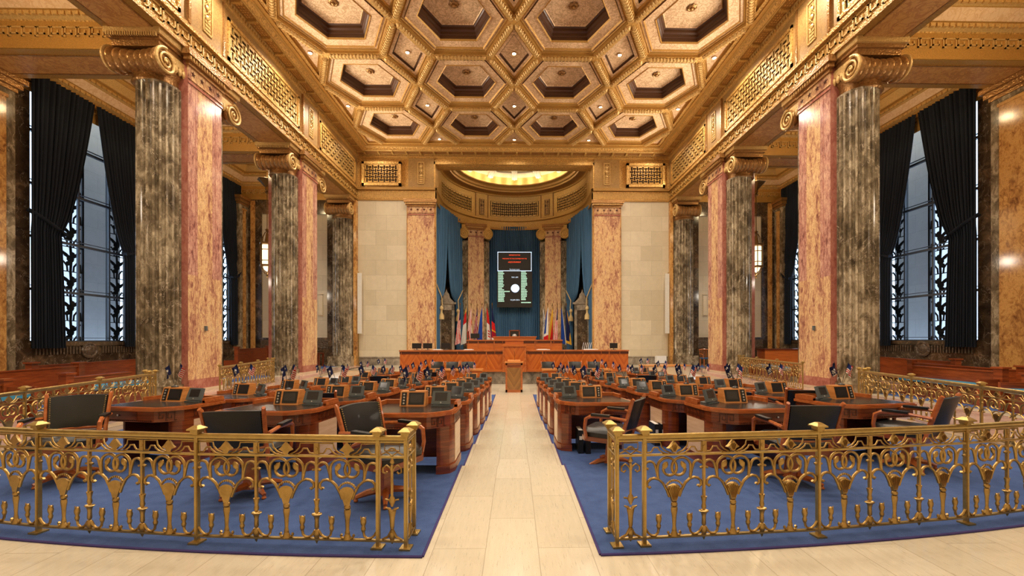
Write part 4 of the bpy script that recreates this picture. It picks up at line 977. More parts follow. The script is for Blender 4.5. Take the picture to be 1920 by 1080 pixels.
def small_panel():
    m = MB(); R = (0, 1, 0)
    m.tube([(-.055, 0, .748), (.055, 0, .748), (.055, 0, .70), (-.055, 0, .70)], .006, 6, closed=True, ref=R); m.tube(arc(0, .69, .028, 170, 10, 8), .007, 6, ref=R)
    m.tube([(-.08, 0, .672), (-.04, 0, .690), (0, 0, .664), (.04, 0, .690), (.08, 0, .672)], .006, 6, ref=R)
    m.box(-.007, .007, -.007, .007, .30, .60)
    for s in (-1, 1):
        m.tube([(0, 0, .54), (s * .012, 0, .575), (s * .04, 0, .595), (s * .068, 0, .575), (s * .068, 0, .545), (s * .048, 0, .535), (s * .036, 0, .55)], .007, 6, ref=R)
        m.tube([(0, 0, .30), (s * .022, 0, .345), (s * .05, 0, .35)], .007, 6, ref=R); m.tube([(0, 0, .235), (s * .02, 0, .28), (s * .048, 0, .29)], [.014, .012, .005], 6, ref=R); m.tube([(0, 0, .13), (s * .03, 0, .08), (s * .075, 0, .06)], [.013, .01, .006], 6, ref=R)
    m.lathe([(.010, .13), (.016, .15), (.020, .22), (.03, .27), (.01, .26)], 8, sy=.6); m.lathe([(.006, .30), (.02, .33), (.02, .36), (.004, .385)], 8, sy=.6); m.lathe([(.006, .60), (.018, .615), (.012, .635), (.002, .652)], 8, sy=.6); m.lathe([(.004, .03), (.024, .08), (.022, .11), (.006, .13)], 8, sy=.6)
    return m
_mod = rail_module(.453).obj('scroll_panel', ['brass', 'brassdark'], smooth=60); _bar = rail_bar().obj('lily_bar', 'brass', smooth=60); _sp = small_panel().obj('end_panel', 'brass', smooth=60)
pm = MB(); pm.box(-.013, .013, -.013, .013, .01, .80); pm.box(-.04, .04, -.04, .04, 0, .012); pm.box(-.008, .008, -.017, .017, .06, .74)
_post = pm.obj('post', 'brasslight', smooth=0)
pm = MB(); pm.box(-.02, .02, -.02, .02, .80, .815); pm.box(-.03, .03, -.03, .03, .815, .835)
q4 = [(-.045, -.045), (.045, -.045), (.045, .045), (-.045, .045)]; pm.prism(q4, .835, .845); pm.prism(q4, .845, .868, top=.35); _cap = pm.obj('post_cap', 'brasslight', smooth=0); _cap.parent = _post
_used = set()
def put(src, parent, M_):
    if src.name in _used: o = dup(src)
    else: o = src; _used.add(src.name)
    o.parent = parent; o.matrix_local = M_; return o
def railing(pts, label, end0=None, end1=None, z=0.0, mods=3):
    """pts: post positions; end0/end1: None or 'return' vector for a short return panel"""
    t = thing('brass_railing', label, 'railing', (pts[0][0], pts[0][1], z)); O = Vector((pts[0][0], pts[0][1], 0)); V = [Vector((p[0], p[1], 0)) - O for p in pts]
    def A(p, d): return Matrix.Translation(p) @ Matrix.Rotation(math.atan2(d.y, d.x), 4, 'Z')
    hr = MB()
    def run(a, b, n, small=False):
        d = b - a; L = d.length; dn = d.normalized(); T = A(a, d)
        hr.tube([(0, 0, .790), (L, 0, .790)], .021, 10, 0, T, flat=.85); hr.box(0, L, -.010, .010, .648, .662, 0, T); hr.box(0, L, -.012, .012, .045, .058, 0, T); hr.box(0, L, -.008, .008, .757, .768, 0, T)
        for i in range(n):
            M_ = A(a + dn * (L * (i + .5) / n), d) @ Matrix.Diagonal(((L / n / .453) if not small else 1, 1, 1, 1)); put(_sp if small else _mod, t, M_)
            if i: put(_bar, t, A(a + dn * (L * i / n), d))
    for i in range(len(V) - 1): run(V[i], V[i + 1], mods)
    ext = []
    for e, p, nb in ((end0, V[0], V[1]), (end1, V[-1], V[-2])):
        if e:
            u = (p - nb).normalized(); c = p + u * .205; r = c + Vector(e).normalized() * .23; run(p, c, 1, True); run(c, r, 1, True); ext += [(c, u), (r, u)]
    for i, p in enumerate(V): d = (V[min(i + 1, len(V) - 1)] - V[max(i - 1, 0)]); put(_post, t, A(p, d))
    for p, d in ext: put(_post, t, A(p, d))
    hr.obj('handrail', 'brasslight', t); return t
def fr(x): return 2.945 + .0227 * x * x
railing([(-x, fr(x)) for x in (.965, 2.33, 3.69, 5.04, 6.37)], 'long ornate brass railing in the left foreground before the desks', end0=(0, 1, 0))
railing([(x, fr(x)) for x in (.965, 2.33, 3.69, 5.04, 6.37)], 'long ornate brass railing in the right foreground before the desks', end0=(0, 1, 0))
for sx in (-1, 1):
    n = 4; P0 = Vector((sx * 7.55, 8.62)); P1 = Vector((sx * 6.35, 4.35))
    if sx > 0: P0 = Vector((7.75, 8.9)); P1 = Vector((6.6, 4.5))
    railing([P0.lerp(P1, i / 3) for i in range(4)], 'ornate brass side railing running back to the big near pier, %s side' % sidn[sx], end0=(sx, .1, 0))
    P0 = Vector((9.05, 16.2)) if sx > 0 else Vector((-8.5, 14.5)); P1 = Vector((8.3, 11.6)) if sx > 0 else Vector((-7.6, 10.7))
    railing([P0.lerp(P1, i / 3) for i in range(4)], 'small distant brass railing between the two %s piers' % sidn[sx], end0=(sx, .1, 0))
# ---------------------------------------------------------------- members' desks and what stands on them
def floor_z(x, y):
    R = math.hypot(x, ARC_C - y)
    for k in range(4, -1, -1):
        if R <= RL[k] + 1e-6: return ZL[k]
    return 0
TOP = .70
def make_desk(s):
    t = thing('member_desk', '', 'desk')
    out = [(-.50, .30), (-.50, -.12), (-.47, -.22), (-.41, -.27), (-.37, -.31), (-.28, -.37), (-.23, -.39), (.57, -.39), (.52, -.02), (.44, .30)]
    O = [(s * x, y) for x, y in out]
    if s < 0: O = O[::-1]
    ar = sum(O[i][0] * O[(i + 1) % 10][1] - O[(i + 1) % 10][0] * O[i][1] for i in range(10))
    if ar < 0: O = O[::-1]
    b = MB(); b.prism(O, TOP - .012, TOP); b.prism(inset(O, -.012), TOP - .045, TOP - .012); b.obj('desktop', 'woodx', t, smooth=30)
    b = MB(); b.prism(inset(O, .035), TOP - .004, TOP + .003); b.obj('leather_inset', 'deskleather', t, smooth=0)
    b = MB(); b.prism(inset(O, .012), TOP - .17, TOP - .045)
    b.prism(inset(O, .006), TOP - .175, TOP - .165)
    P = [Vector((s * x, y)) for x, y in out]
    def side(p, q, n, h=.10, z0=TOP - .16):
        d = (q - p); L = d.length; nrm = Vector((d.y, -d.x)).normalized() * (1 if s > 0 else -1)
        if (nrm.dot(p + d * .5)) < 0: nrm = -nrm
        T = frameM((p.x, p.y, z0), (d.x / L, d.y / L, 0), (0, 0, 1), (nrm.x, nrm.y, 0)); keyband(b, T, L, h, 1, .002, w=.009, step=L / n)
    side(P[0], P[1], 5); side(P[3], P[5], 2)
    for k in range(26): x = -.2 + k * .0285; b.box(*sorted((s * x, s * (x + .012))), -.3895, -.376, TOP - .165, TOP - .155, 1)
    b.obj('apron', ['wood', 'inlay'], t, smooth=0)
    b = MB(); b.box(*sorted((s * .0, s * .50)), -.383, -.370, TOP - .15, TOP - .055, 0); b.lathe([(.003, 0), (.010, .006), (.012, .014), (.004, .02)], 8, m=1, T=frameM((s * .25, -.383, TOP - .1), (1, 0, 0), (0, 0, 1), (0, -1, 0))); b.obj('drawer', ['wooddark', 'silver'], t, smooth=30)
    b = MB(); b.prism([(s * x, y) for x, y in ((-.49, -.14), (-.45, -.23), (-.36, -.27), (-.32, -.27), (-.32, .28), (-.49, .28))], .06, TOP - .17)
    b.prism([(s * x, y) for x, y in ((-.505, -.15), (-.46, -.25), (-.36, -.29), (-.31, -.29), (-.31, .29), (-.505, .29))], 0, .09)
    for k in range(4): b.box(*sorted((s * (-.345 + k * .012 - .01), s * (-.340 + k * .012 - .01))), -.276, -.268, .1, TOP - .18, 0)
    b.obj('pedestal', 'wood', t, smooth=30)
    b = MB(); b.box(*sorted((s * -.497, s * -.489)), -.12, .27, .10, TOP - .175); b.obj('side_reflection', 'veneer', t, smooth=0)  # thin aisle-side sheet, coloured as the reflected bright floor
    b = MB(); b.box(*sorted((s * -.33, s * .42)), .22, .245, .05, TOP - .17); b.box(*sorted((s * .40, s * .43)), -.2, .27, .0, TOP - .17); b.obj('modesty_panel', 'wooddark', t, smooth=0)
    b = MB()
    x0, x1 = sorted((s * -.50, s * .44)); b.box(x0, x1, .265, .30, TOP, TOP + .055); b.box(*sorted((s * -.2, s * .12)), .262, .303, TOP, TOP + .085)
    b.box(*sorted((s * -.50, s * -.465)), .02, .27, TOP, TOP + .06); b.box(*sorted((s * -.505, s * -.46)), .02, .30, TOP, TOP + .03); b.prism([(s * .44, .30), (s * .49, .08), (s * .46, .07), (s * .405, .29)][::(1 if s > 0 else -1)], TOP, TOP + .05)
    b.obj('gallery', 'woodx', t, smooth=0); return t
def make_console(s):
    t = thing('desk_console', '', 'console')
    W2, H_, D0, D1 = .155, .175, .14, .075
    b = MB(); T = frameM((-W2, 0, 0), (0, 1, 0), (0, 0, 1), (1, 0, 0))
    b.prism([(-.07, 0), (.08, 0), (.08, H_), (-.02, H_)], 0, 2 * W2, T=T); b.obj('housing', 'woodlight', t, smooth=0)
    n = Vector((0, -H_, -.05)); sl = Vector((0, .05, H_)).normalized(); nn = Vector((0, -sl.z, sl.y))
    F = frameM((0, -.07, 0), (1, 0, 0), tuple(sl), tuple(nn))
    b = MB(); xa, xb = sorted((s * -.135, s * .05)); b.box(xa, xb, .02, .165, -.01, .004, 0, F); b.box(xa + .02, xb - .02, .045, .145, .004, .006, 1, F); b.obj('screen', ['black', 'screen'], t, smooth=0)
    b = MB(); xa, xb = sorted((s * .075, s * .135)); b.box(xa, xb, .012, .168, -.01, .004, 0, F)
    for k in range(4): b.lathe([(.011, 0), (.011, .007), (.004, .009)], 8, ((xa + xb) / 2, .035 + k * .035, .004), 1, F)
    b.obj('button_panel', ['black', 'silver'], t, smooth=30); return t
def make_tablet():
    t = thing('touch_monitor', '', 'monitor'); sl = Vector((0, .35, 1)).normalized(); F = frameM((0, -.04, .02), (1, 0, 0), tuple(sl), (0, -sl.z, sl.y))
    b = MB(); b.prism([(-.095, .0), (.095, .0), (.085, .13), (-.085, .13)], -.02, .006, T=F); b.prism([(-.09, -.06), (.09, -.06), (.07, .06), (-.07, .06)], 0, .012); b.tube([(0, 0, 0), (0, .03, .07)], .02, 6); b.obj('casing', 'greyp', t, smooth=0)
    b = MB(); b.box(-.06, .06, .035, .115, .006, .008, 0, F); b.obj('screen', 'screen', t, smooth=0)
    b = MB(); b.lathe([(.008, 0), (.006, .003)], 8, (0, .016, .006), 0, F); b.obj('badge', 'silver', t); return t
def make_flags():
    t = thing('desk_flag_stand', '', 'flag stand')
    b = MB(); b.lathe([(.032, 0), (.030, .008), (.012, .016), (.008, .022)], 12); b.obj('base', 'black', t)
    for s, nm in ((-1, 'state'), (1, 'us')):
        b = MB(); tip = Vector((s * .075, 0, .235)); b.tube([(s * .004, 0, .015), tuple(tip)], .0025, 5); b.lathe([(.001, -.004), (.005, 0), (.001, .008)], 6, tuple(tip)); b.obj('pole', 'black', t)
        b = MB(); R, C = 10, 10; vs = []
        for r in range(R + 1):
            for c in range(C + 1):
                u, v = c / C, r / R   # u away from pole, v down
                x = s * (.075 - v * .028) + s * (u * .052 * (1 - .1 * v)); z = .232 - v * .105 - u * .055 + .004 * sin(u * 9)
                y = .010 * sin(u * 7 + v * 3) - .004; vs.append((x, y, z))
        fs = []; ms = []
        for r in range(R):
            for c in range(C):
                fs.append((r * 11 + c, r * 11 + c + 1, (r + 1) * 11 + c + 1, (r + 1) * 11 + c))
                if s > 0: ms.append(2 if (r < 5 and c < 5) else (0 if r % 2 == 0 else 1))
                else: ms.append(1 if ((c - 5) ** 2 / 5 + (r - 5) ** 2 / 7 < 1 and (r + c) % 3) or (r == 9 and 2 < c < 8) else 3)
        bb = len(b.v); b.v += vs
        for f, m_ in zip(fs, ms): b.f.append(f); b.mi.append(m_)
        b.obj('flag', ['fred', 'fwhite', 'fblue', 'fnavy'], t, smooth=180)
    return t
protos = {}
for s in (-1, 1): protos['desk', s] = make_desk(s); protos['con', s] = make_console(s)
protos['tab'] = make_tablet(); protos['flag'] = make_flags(); protos['flag'].scale = (1.3, 1.3, 1.3); protos['tab'].scale = (1.22, 1.22, 1.22); fresh = set()
def inst(key, loc, rz, label, group):
    src = protos[key]
    if key in fresh: return dup(src, loc, rz, label, group)
    fresh.add(key); src.location = loc; src.rotation_euler = (0, 0, rz); src['label'] = label; src['group'] = group; return src
ROWR = [20.08, 18.9, 17.62, 16.38, 15.15, 13.85, 12.35]
XC_ = {'A': 1.13, 'B': 2.68, 'C': 4.22}
rown = ['nearest row', 'second row', 'third row', 'fourth row', 'fifth row', 'sixth row', 'farthest row']
coln = {'A': 'beside the aisle', 'B': 'middle desk', 'C': 'outermost desk'}
ndesk = 0
for s in (-1, 1):
    for k in range(7):
        for c in 'ABC':
            if (c == 'A' and k == 6) or (s > 0 and c == 'A' and k == 0): continue
            x = s * XC_[c] * (1.0 if k else 1.03); 
            if c == 'C': x = s * (4.40 if k == 0 else 4.30)
            R = ROWR[k] + (.0 if s < 0 else .0); y = ARC_C - math.sqrt(R * R - x * x) + (.0)
            th = math.atan2(x, ARC_C - y) ; rz = th * (.75 if c != 'A' else .25)
            z = ZL[min(k, 4)]
            z0 = min(floor_z(x, y), z); z = z0 if k else 0.0
            place = '%s %s, %s' % (sidn[s], rown[k], coln[c])
            M_ = Matrix.Translation((x, y, z)) @ Matrix.Rotation(rz, 4, 'Z')
            def P(a, b, h=TOP): v = M_ @ Vector((a, b, h)); return (v.x, v.y, v.z)
            sm = -s   # aisle side is at local x = -s... desk mesh for s: pedestal at s*-.5
            inst(('desk', s), (x, y, z), rz, 'mahogany desk with leather top, %s' % place, 'member desks in curved rows')
            jr = random.uniform(-.05, .05)
            inst(('con', s), P(s * .04, .12, TOP + .003), rz + jr, 'slanted wooden console on the desk, %s' % place, 'wooden voting consoles on the desks')
            inst('tab', P(-s * .30, .10, TOP + .003), rz + s * random.choice([.05, .25, .5]), 'small grey touch monitor on the desk, %s' % place, 'touch monitors on the desks')
            inst('flag', P(s * .06 + random.uniform(-.03, .03), .15, TOP + .178), rz + random.uniform(-.5, .5), 'pair of miniature flags on the console, %s' % place, 'miniature flag pairs on the consoles')
            ndesk += 1
# ---------------------------------------------------------------- leather armchairs
def make_chair():
    t = thing('leather_armchair', '', 'chair')
    b = MB()    # seat
    n = 7; T = None
    b.prism([(-.25, -.22), (.25, -.22), (.27, .0), (.26, .22), (.18, .28), (-.18, .28), (-.26, .22), (-.27, 0)], .40, .455); b.prism([(-.24, -.21), (.24, -.21), (.26, .0), (.25, .21), (.17, .27), (-.17, .27), (-.25, .21), (-.26, 0)], .455, .50, top=.88); b.obj('seat', 'leather', t, smooth=60)
    b = MB(); b.prism([(-.26, -.23), (.26, -.23), (.28, .0), (.27, .23), (.19, .29), (-.19, .29), (-.27, .23), (-.28, 0)], .35, .402); b.obj('seat_rail', 'wood', t, smooth=30)
    bk = lambda z: -.22 - (z - .42) * .30
    b = MB(); vs = []; C = 10; R = 8
    for sd in (0, 1):
        for r in range(R + 1):
            z = .52 + .34 * r / R
            for c in range(C + 1):
                u = c / C * 2 - 1; w = .215 + .02 * r / R; bul = .018 * (1 - u ** 4) * (1 - abs(r / R * 2 - 1) ** 3)
                y = bk(z) - .05 * (1 - u * u) + (.022 + bul if sd == 0 else -.022); vs.append((u * w, y, z + (.012 * (1 - u * u) if r == R else 0)))
    n_ = (R + 1) * (C + 1); fs = []
    for sd in (0, 1):
        for r in range(R):
            for c in range(C): i = sd * n_ + r * (C + 1) + c; fs.append((i, i + 1, i + C + 2, i + C + 1))
    for c in range(C): fs.append((R * (C + 1) + c, R * (C + 1) + c + 1, n_ + R * (C + 1) + c + 1, n_ + R * (C + 1) + c)); fs.append((c, c + 1, n_ + c + 1, n_ + c))
    b.add(vs, fs); bo = b.obj('back_rest', 'leather', t, smooth=60)
    for s in (-1, 1):
        b = MB()
        for k in range(17):
            z = .53 + .02 * k; u_ = (.205 + .02 * (z - .52) / .34) / .225; b.lathe([(.0055, -.01), (.0055, .003), (.0015, .006)], 6, T=frameM((s * u_ * .222, bk(z) - .05 * (1 - u_ * u_) + .026, z), (1, 0, 0), (0, 0, -1), (0, 1, 0)))
        b.obj('nail_studs', 'brasslight', bo)
    b = MB()
    for s in (-1, 1):
        b.tube([(s * .235, bk(.37), .37), (s * .235, bk(.52), .52), (s * .245, bk(.7), .70), (s * .255, bk(.87), .87), (s * .262, bk(.89) - .01, .89)], [.026, .025, .025, .024, .020], 6, ref=(1, 0, 0), flat=.8)
    b.tube([(-.24, bk(.51), .51), (0, bk(.51) - .05, .51), (.24, bk(.51), .51)], .02, 6, ref=(0, 0, 1)); b.obj('back_frame', 'woodx', t, smooth=50)
    for s in (-1, 1):
        b = MB(); b.tube([(s * .27, .20, .38), (s * .285, .22, .50), (s * .29, .20, .62), (s * .29, .14, .655), (s * .285, -.1, .66), (s * .27, bk(.66), .64)], [.022, .02, .024, .024, .018, .02], 6, ref=(1, 0, 0), flat=.9); a_ = b.obj('arm', 'woodx', t, smooth=50)
        b = MB(); b.box(*sorted((s * .262, s * .315)), -.10, .13, .665, .69); b.obj('arm_pad', 'leather', a_, smooth=0)
    b = MB(); b.prism([(-.07, -.05), (.07, -.05), (.07, .05), (-.07, .05)], .05, .35, top=.55); b.obj('pedestal', 'woodx', t, smooth=0)
    for a in (45, 135, 225, 315):
        b = MB(); c_, s_ = cos(rad(a)), sin(rad(a)); b.tube([(c_ * .05, s_ * .05, .09), (c_ * .16, s_ * .16, .075), (c_ * .27, s_ * .27, .04)], [.034, .03, .018], 6); b.lathe([(.015, 0), (.022, .012), (.012, .03)], 8, (c_ * .26, s_ * .26, 0)); b.obj('foot', 'woodx', t, smooth=40)
    return t
protos['chair'] = make_chair()
def chair(x, y, deg, label, group=None, z=None): return inst('chair', (x, y, floor_z(x, y) if z is None else z), rad(deg), label, group or 'leather armchairs on the floor')
chair(-1.2, 3.88, -118, 'black leather armchair turned sideways, behind the left railing next to the aisle')
chair(-2.55, 4.05, 8, 'black leather armchair seen from behind at the middle desk of the left nearest row')
chair(-4.75, 4.45, -148, 'black leather armchair turned to the camera with brass nails, leftmost behind the left railing')
chair(1.20, 5.05, 58, 'black leather armchair turned away to the aisle beside the two black binders on the right')
chair(2.92, 4.22, -3, 'black leather armchair seen from behind at the middle desk of the right nearest row')
chair(4.62, 4.70, 28, 'black leather armchair at the far right behind the right railing, angled to its desk')
chair(4.15, 5.95, -12, 'black leather armchair behind the outermost desk of the right nearest row')
chair(3.1, 5.85, -20, 'black leather armchair half hidden between the middle desks on the right, second row')
chair(-2.75, 5.78, 20, 'black leather armchair half hidden between the middle desks on the left, second row')
chair(-3.5, 10.9, 8, 'black leather armchair in the left sixth row, outermost desk'); chair(3.5, 10.9, -8, 'black leather armchair in the right sixth row, outermost desk')
chair(-2.5, 12.1, 5, 'black leather armchair in the left farthest row, middle desk'); chair(2.5, 12.1, -5, 'black leather armchair in the right farthest row, middle desk')
# binders by the right desks
def binder(x, y, rz, label):
    t = thing('ring_binder', label, 'binder', (x, y, floor_z(x, y)), rz, 'black binders standing on the carpet')
    b = MB(); b.box(-.035, .035, 0, .26, 0, .32); b.obj('cover', 'black', t, smooth=0); b = MB(); b.box(-.02, .02, -.003, 0, .19, .24); b.obj('spine_label', 'paper', t, smooth=0); b = MB(); b.box(-.028, .028, .01, .262, .02, .318 + .003); b.obj('pages', 'paper', t, smooth=0)
for x, y, l in ((.93, 5.62, 'black ring binder, left of the two by the aisle desk on the right'), (1.03, 5.60, 'black ring binder, right of the two by the aisle desk on the right'), (2.12, 6.0, 'black ring binder standing under the right second row desk, left one'), (2.22, 6.0, 'black ring binder standing under the right second row desk, right one'), (2.98, 5.98, 'black ring binder under the middle desk of the right second row, left one'), (3.1, 5.98, 'black ring binder under the middle desk of the right second row, right one')): binder(x, y, 0, l)

# ---------------------------------------------------------------- rostrum
def panelbox(name, label, cat, x0, x1, y0, y1, z0, z1, mat='chevron', panels=()):
    t = thing(name, label, cat, ((x0 + x1) / 2, y0, z0)); h = z1 - z0; w = (x1 - x0) / 2; d = y1 - y0
    b = MB(); b.box(-w, w, 0, d, .0, h - .05); b.obj('body', mat, t, smooth=0)
    b = MB(); b.box(-w - .03, w + .03, -.04, d + .02, h - .05, h); b.obj('top', 'woodx', t, smooth=0)
    b = MB(); b.box(-w - .01, w + .01, -.015, 0, h - .15, h - .06, 0)
    for p in panels: b.box(p - .02, p + .02, -.022, 0, .1, h - .05, 1)
    x = -w + .05
    while x < w - .3: b.box(x, x + .02, -.022, -.014, h - .15, h - .06, 1); x += .75
    b.obj('inlaid_band', ['inlay', 'woodx'], t, smooth=0); b = MB(); b.box(-w - .015, w + .015, -.03, .0, 0, .10); b.obj('base_moulding', 'rostrum', t, smooth=0); return t
b = MB(); b.box(-4.75, 4.75, 16.55, 20.4, -.3, .2); tag(b.obj('rostrum_plinth', 'grey', smooth=0), 'grey marble plinth carrying the long mahogany rostrum', 'plinth')
panelbox('rostrum_desk', 'long mahogany rostrum desk with chevron veneer, left of the raised lectern', 'desk', -4.6, -.46, 16.5, 17.3, .2, 1.07, 'chevron', (1.4,))
panelbox('rostrum_desk', 'long mahogany rostrum desk with chevron veneer, right of the raised lectern', 'desk', .46, 4.62, 16.5, 17.3, .2, 1.07, 'chevron', (-1.4, 1.3))
t = thing('speaking_lectern', 'tall mahogany lectern rising in the middle of the rostrum desk', 'lectern', (0, 16.35, .2))
b = MB(); b.box(-.43, .43, 0, .8, 0, 1.02); b.obj('body', 'chevron', t, smooth=0)
b = MB(); b.box(-.47, .47, -.05, .85, 1.02, 1.10); b.box(-.37, .37, .1, .7, 1.10, 1.27); b.box(-.39, .39, .06, .72, 1.25, 1.29); b.obj('reading_top', 'rostrum', t, smooth=0)
for s in (-1, 1): b = MB(); b.box(s * .44 - .03, s * .44 + .03, -.03, .0, 0, 1.0); b.obj('corner_post', 'woodx', t, smooth=0)
b = MB(); b.box(-2.15, 2.15, 18.52, 20.3, .2, .62); tag(b.obj('upper_plinth', 'rostrum', smooth=0), 'raised wooden platform behind the long rostrum desk', 'platform')
panelbox('upper_rostrum_desk', 'shorter upper mahogany desk with dark inlaid band behind the long rostrum', 'desk', -2.08, 2.1, 18.0, 18.5, .2, 1.49, 'rostrum', (-1.6, -.9, .9, 1.6))
b = MB(); b.box(-.95, .98, 18.7, 19.1, .62, 1.60); b.box(-.99, 1.02, 18.66, 19.14, 1.60, 1.64); tag(b.obj('speaker_desk', 'rostrum', smooth=0), 'small low mahogany desk in front of the tall speaker chair', 'desk')
t = thing('speaker_chair', 'tall black leather chair with silver crest on the upper rostrum', 'chair', (0, 19.7, .62))
b = MB(); b.box(-.22, .22, 0, .06, .6, 1.30); b.obj('back_rest', 'leather', t, smooth=0)
b = MB(); b.box(-.26, -.21, -.02, .08, 0, 1.33); b.box(.21, .26, -.02, .08, 0, 1.33); b.box(-.25, .25, -.02, .08, 1.29, 1.34); b.box(-.25, .25, -.45, .05, .4, .46); b.obj('frame', 'wood', t, smooth=0)
b = MB(); b.lathe([(.11, 0), (.10, .012), (.06, .014), (.05, .02)], 16, T=frameM((0, -.001, 1.05), (1, 0, 0), (0, 0, 1), (0, -1, 0))); b.obj('crest', 'silver', t)
# floor lectern in the aisle
t = thing('floor_lectern', 'freestanding wooden lectern with chevron front at the end of the centre aisle', 'lectern', (-.01, 13.9, -.3))
b = MB()
for s in (-1, 1): b.box(s * .26 - .03, s * .26 + .03, 0, .45, 0, 1.0)
b.box(-.29, .29, 0, .45, 0, .09); b.box(-.29, .29, 0, .45, .93, 1.0); b.obj('frame', 'woodx', t, smooth=0)
b = MB(); b.box(-.23, .23, .015, .04, .09, .84); b.obj('front_panel', 'chevsmall', t, smooth=0); b = MB(); b.box(-.23, .23, .01, .04, .85, .93); b.obj('upper_panel', 'wood', t, smooth=0)
b = MB(); b.box(-.32, .32, -.03, .48, 1.0, 1.035); b.prism([(0, 0), (.42, 0), (.42, .06), (0, .02)], -.22, .22, T=frameM((0, .02, 1.035), (0, 1, 0), (0, 0, 1), (1, 0, 0))); b.obj('top', 'woodlight', t, smooth=0)
b = MB(); b.tube([(.02, .3, 1.08), (.02, .22, 1.3), (0, .12, 1.42)], .006, 5); b.obj('microphone', 'black', t)
# clerks' tables
def clerk(x0, x1, y, label, sd):
    t = thing('clerk_table', label, 'table', ((x0 + x1) / 2, y, -.3)); w = (x1 - x0) / 2
    b = MB(); b.box(-w, w, 0, .62, .70, .75); b.obj('tabletop', 'woodlight', t, smooth=0); b = MB(); b.box(-w + .04, w - .04, .05, .58, .56, .70); b.obj('apron', 'rostrum', t, smooth=0)
    b = MB(); b.box(-w + .05, w - .05, .06, .10, 0, .56); b.obj('front_panel', 'chevron', t, smooth=0)
    for s in (-1, 1): b = MB(); b.box(*sorted((s * w - s * .10, s * w - s * .04)), .06, .58, 0, .56); b.obj('leg', 'wood', t, smooth=0)
clerk(-3.25, -1.12, 14.35, 'long clerk table with pale wood top in front of the rostrum, left of the lectern', -1); clerk(.98, 3.45, 14.3, 'long clerk table with pale wood top in front of the rostrum, right of the lectern', 1)
for i, x in enumerate((-2.99, -2.38, -1.76)): chair(x, 15.4, 180 + (i - 1) * 6, 'black leather armchair behind the left clerk table, %s of the three' % ('leftmost', 'middle', 'rightmost')[i], 'armchairs behind the clerk tables', z=-.3).scale = (1.0, 1.0, 1.09)
for i, x in enumerate((1.32, 2.32, 3.0)): chair(x, 15.3, 180 - (i - 1) * 8, 'black leather armchair behind the right clerk table, %s of the three' % ('leftmost', 'middle', 'rightmost')[i], 'armchairs behind the clerk tables', z=-.3).scale = (1.0, 1.0, 1.09)
t = thing('waste_bin', 'small dark green waste bin on the floor right of the lectern', 'bin', (.92, 15.0, -.3)); b = MB(); b.lathe([(.085, 0), (.105, .38), (.09, .38), (.08, .05)], 16); b.obj('body', 'bin', t); b = MB(); b.lathe([(.112, .37), (.115, .41), (.09, .41)], 16); b.obj('rim', 'black', t)
# monitors and papers on the rostrum
def monitor(x, y, z, w, label, back=True):
    t = thing('flat_monitor', label, 'monitor', (x, y, z), group='monitors on the rostrum'); b = MB(); b.box(-w, w, 0, .04, .06, .28); b.obj('casing', 'black', t, smooth=0); b = MB(); b.box(-.1, .1, -.05, .1, 0, .015); b.tube([(0, .03, .01), (0, .03, .12)], .02, 6); b.obj('stand', 'greyp', t)
monitor(-4.05, 17.0, 1.07, .19, 'black monitor at the far left end of the rostrum desk'); monitor(-3.62, 17.1, 1.07, .19, 'black monitor second from the left on the rostrum desk'); monitor(-2.86, 17.1, 1.07, .2, 'black monitor standing before the left stage doorway'); monitor(4.15, 17.0, 1.07, .16, 'dark monitor at the far right end of the rostrum desk'); monitor(-1.75, 18.2, 1.49, .2, 'black monitor in front of the flags on the upper desk')
for i, (x, y, z, w) in enumerate(((-1.9, 17.05, 1.07, .2), (1.2, 17.05, 1.07, .28), (3.2, 17.1, 1.07, .3), (-3.2, 17.15, 1.07, .2))):
    b = MB(); b.box(x - w, x + w, y - .1, y + .12, z, z + .02); b.box(x - w * .8, x + w * .6, y - .08, y + .1, z + .02, z + .03); tag(b.obj('paper_stack', 'paper', smooth=0), 'white paper stack on the rostrum desk, %s' % ('left of the lectern', 'right of the lectern', 'towards the right end', 'towards the left end')[i], 'papers', 'papers on the rostrum')
t = thing('desk_easel', 'small wire book rest at the right of the rostrum desk before the doorway', 'book rest', (3.05, 17.15, 1.07)); b = MB()
for k in range(5): b.tube([(-.2 + k * .08, 0, 0), (-.12 + k * .08, .06, .3)], .012, 5)
b.obj('wires', 'silver', t)

# ---------------------------------------------------------------- voting board
t = thing('voting_board', 'large lit electronic voting board with names, seal and red lines before the blue curtain', 'display board', (0, 29.85, 3.95))
b = MB(); b.box(-1.28, 1.28, 0, .2, -.1, 4.0); b.obj('casing', 'black', t, smooth=0)
b = MB(); Z0, Z1 = 2.55, 3.95
for q in ((-1.24, 1.24, Z1 - .04, Z1), (-1.24, 1.24, Z0, Z0 + .04), (-1.24, -1.20, Z0, Z1), (1.20, 1.24, Z0, Z1)): b.box(q[0], q[1], -.015, 0, q[2], q[3])
b.obj('message_frame', 'white_led', t, smooth=0)
def text(s_, x, z, size, mat, parent, al='CENTER', name='lettering'):
    cu = bpy.data.curves.new(name, 'FONT'); cu.body = s_; cu.size = size; cu.align_x = al; cu.extrude = .004; o = bpy.data.objects.new('tmp', cu); S.collection.objects.link(o)
    dg = bpy.context.evaluated_depsgraph_get(); me = bpy.data.meshes.new_from_object(o.evaluated_get(dg)); bpy.data.objects.remove(o); me.materials.clear(); me.materials.append(M[mat])
    ob = bpy.data.objects.new(name, me); S.collection.objects.link(ob); ob.parent = parent; ob.location = (x, -.012, z); ob.rotation_euler = (pi / 2, 0, 0); return ob
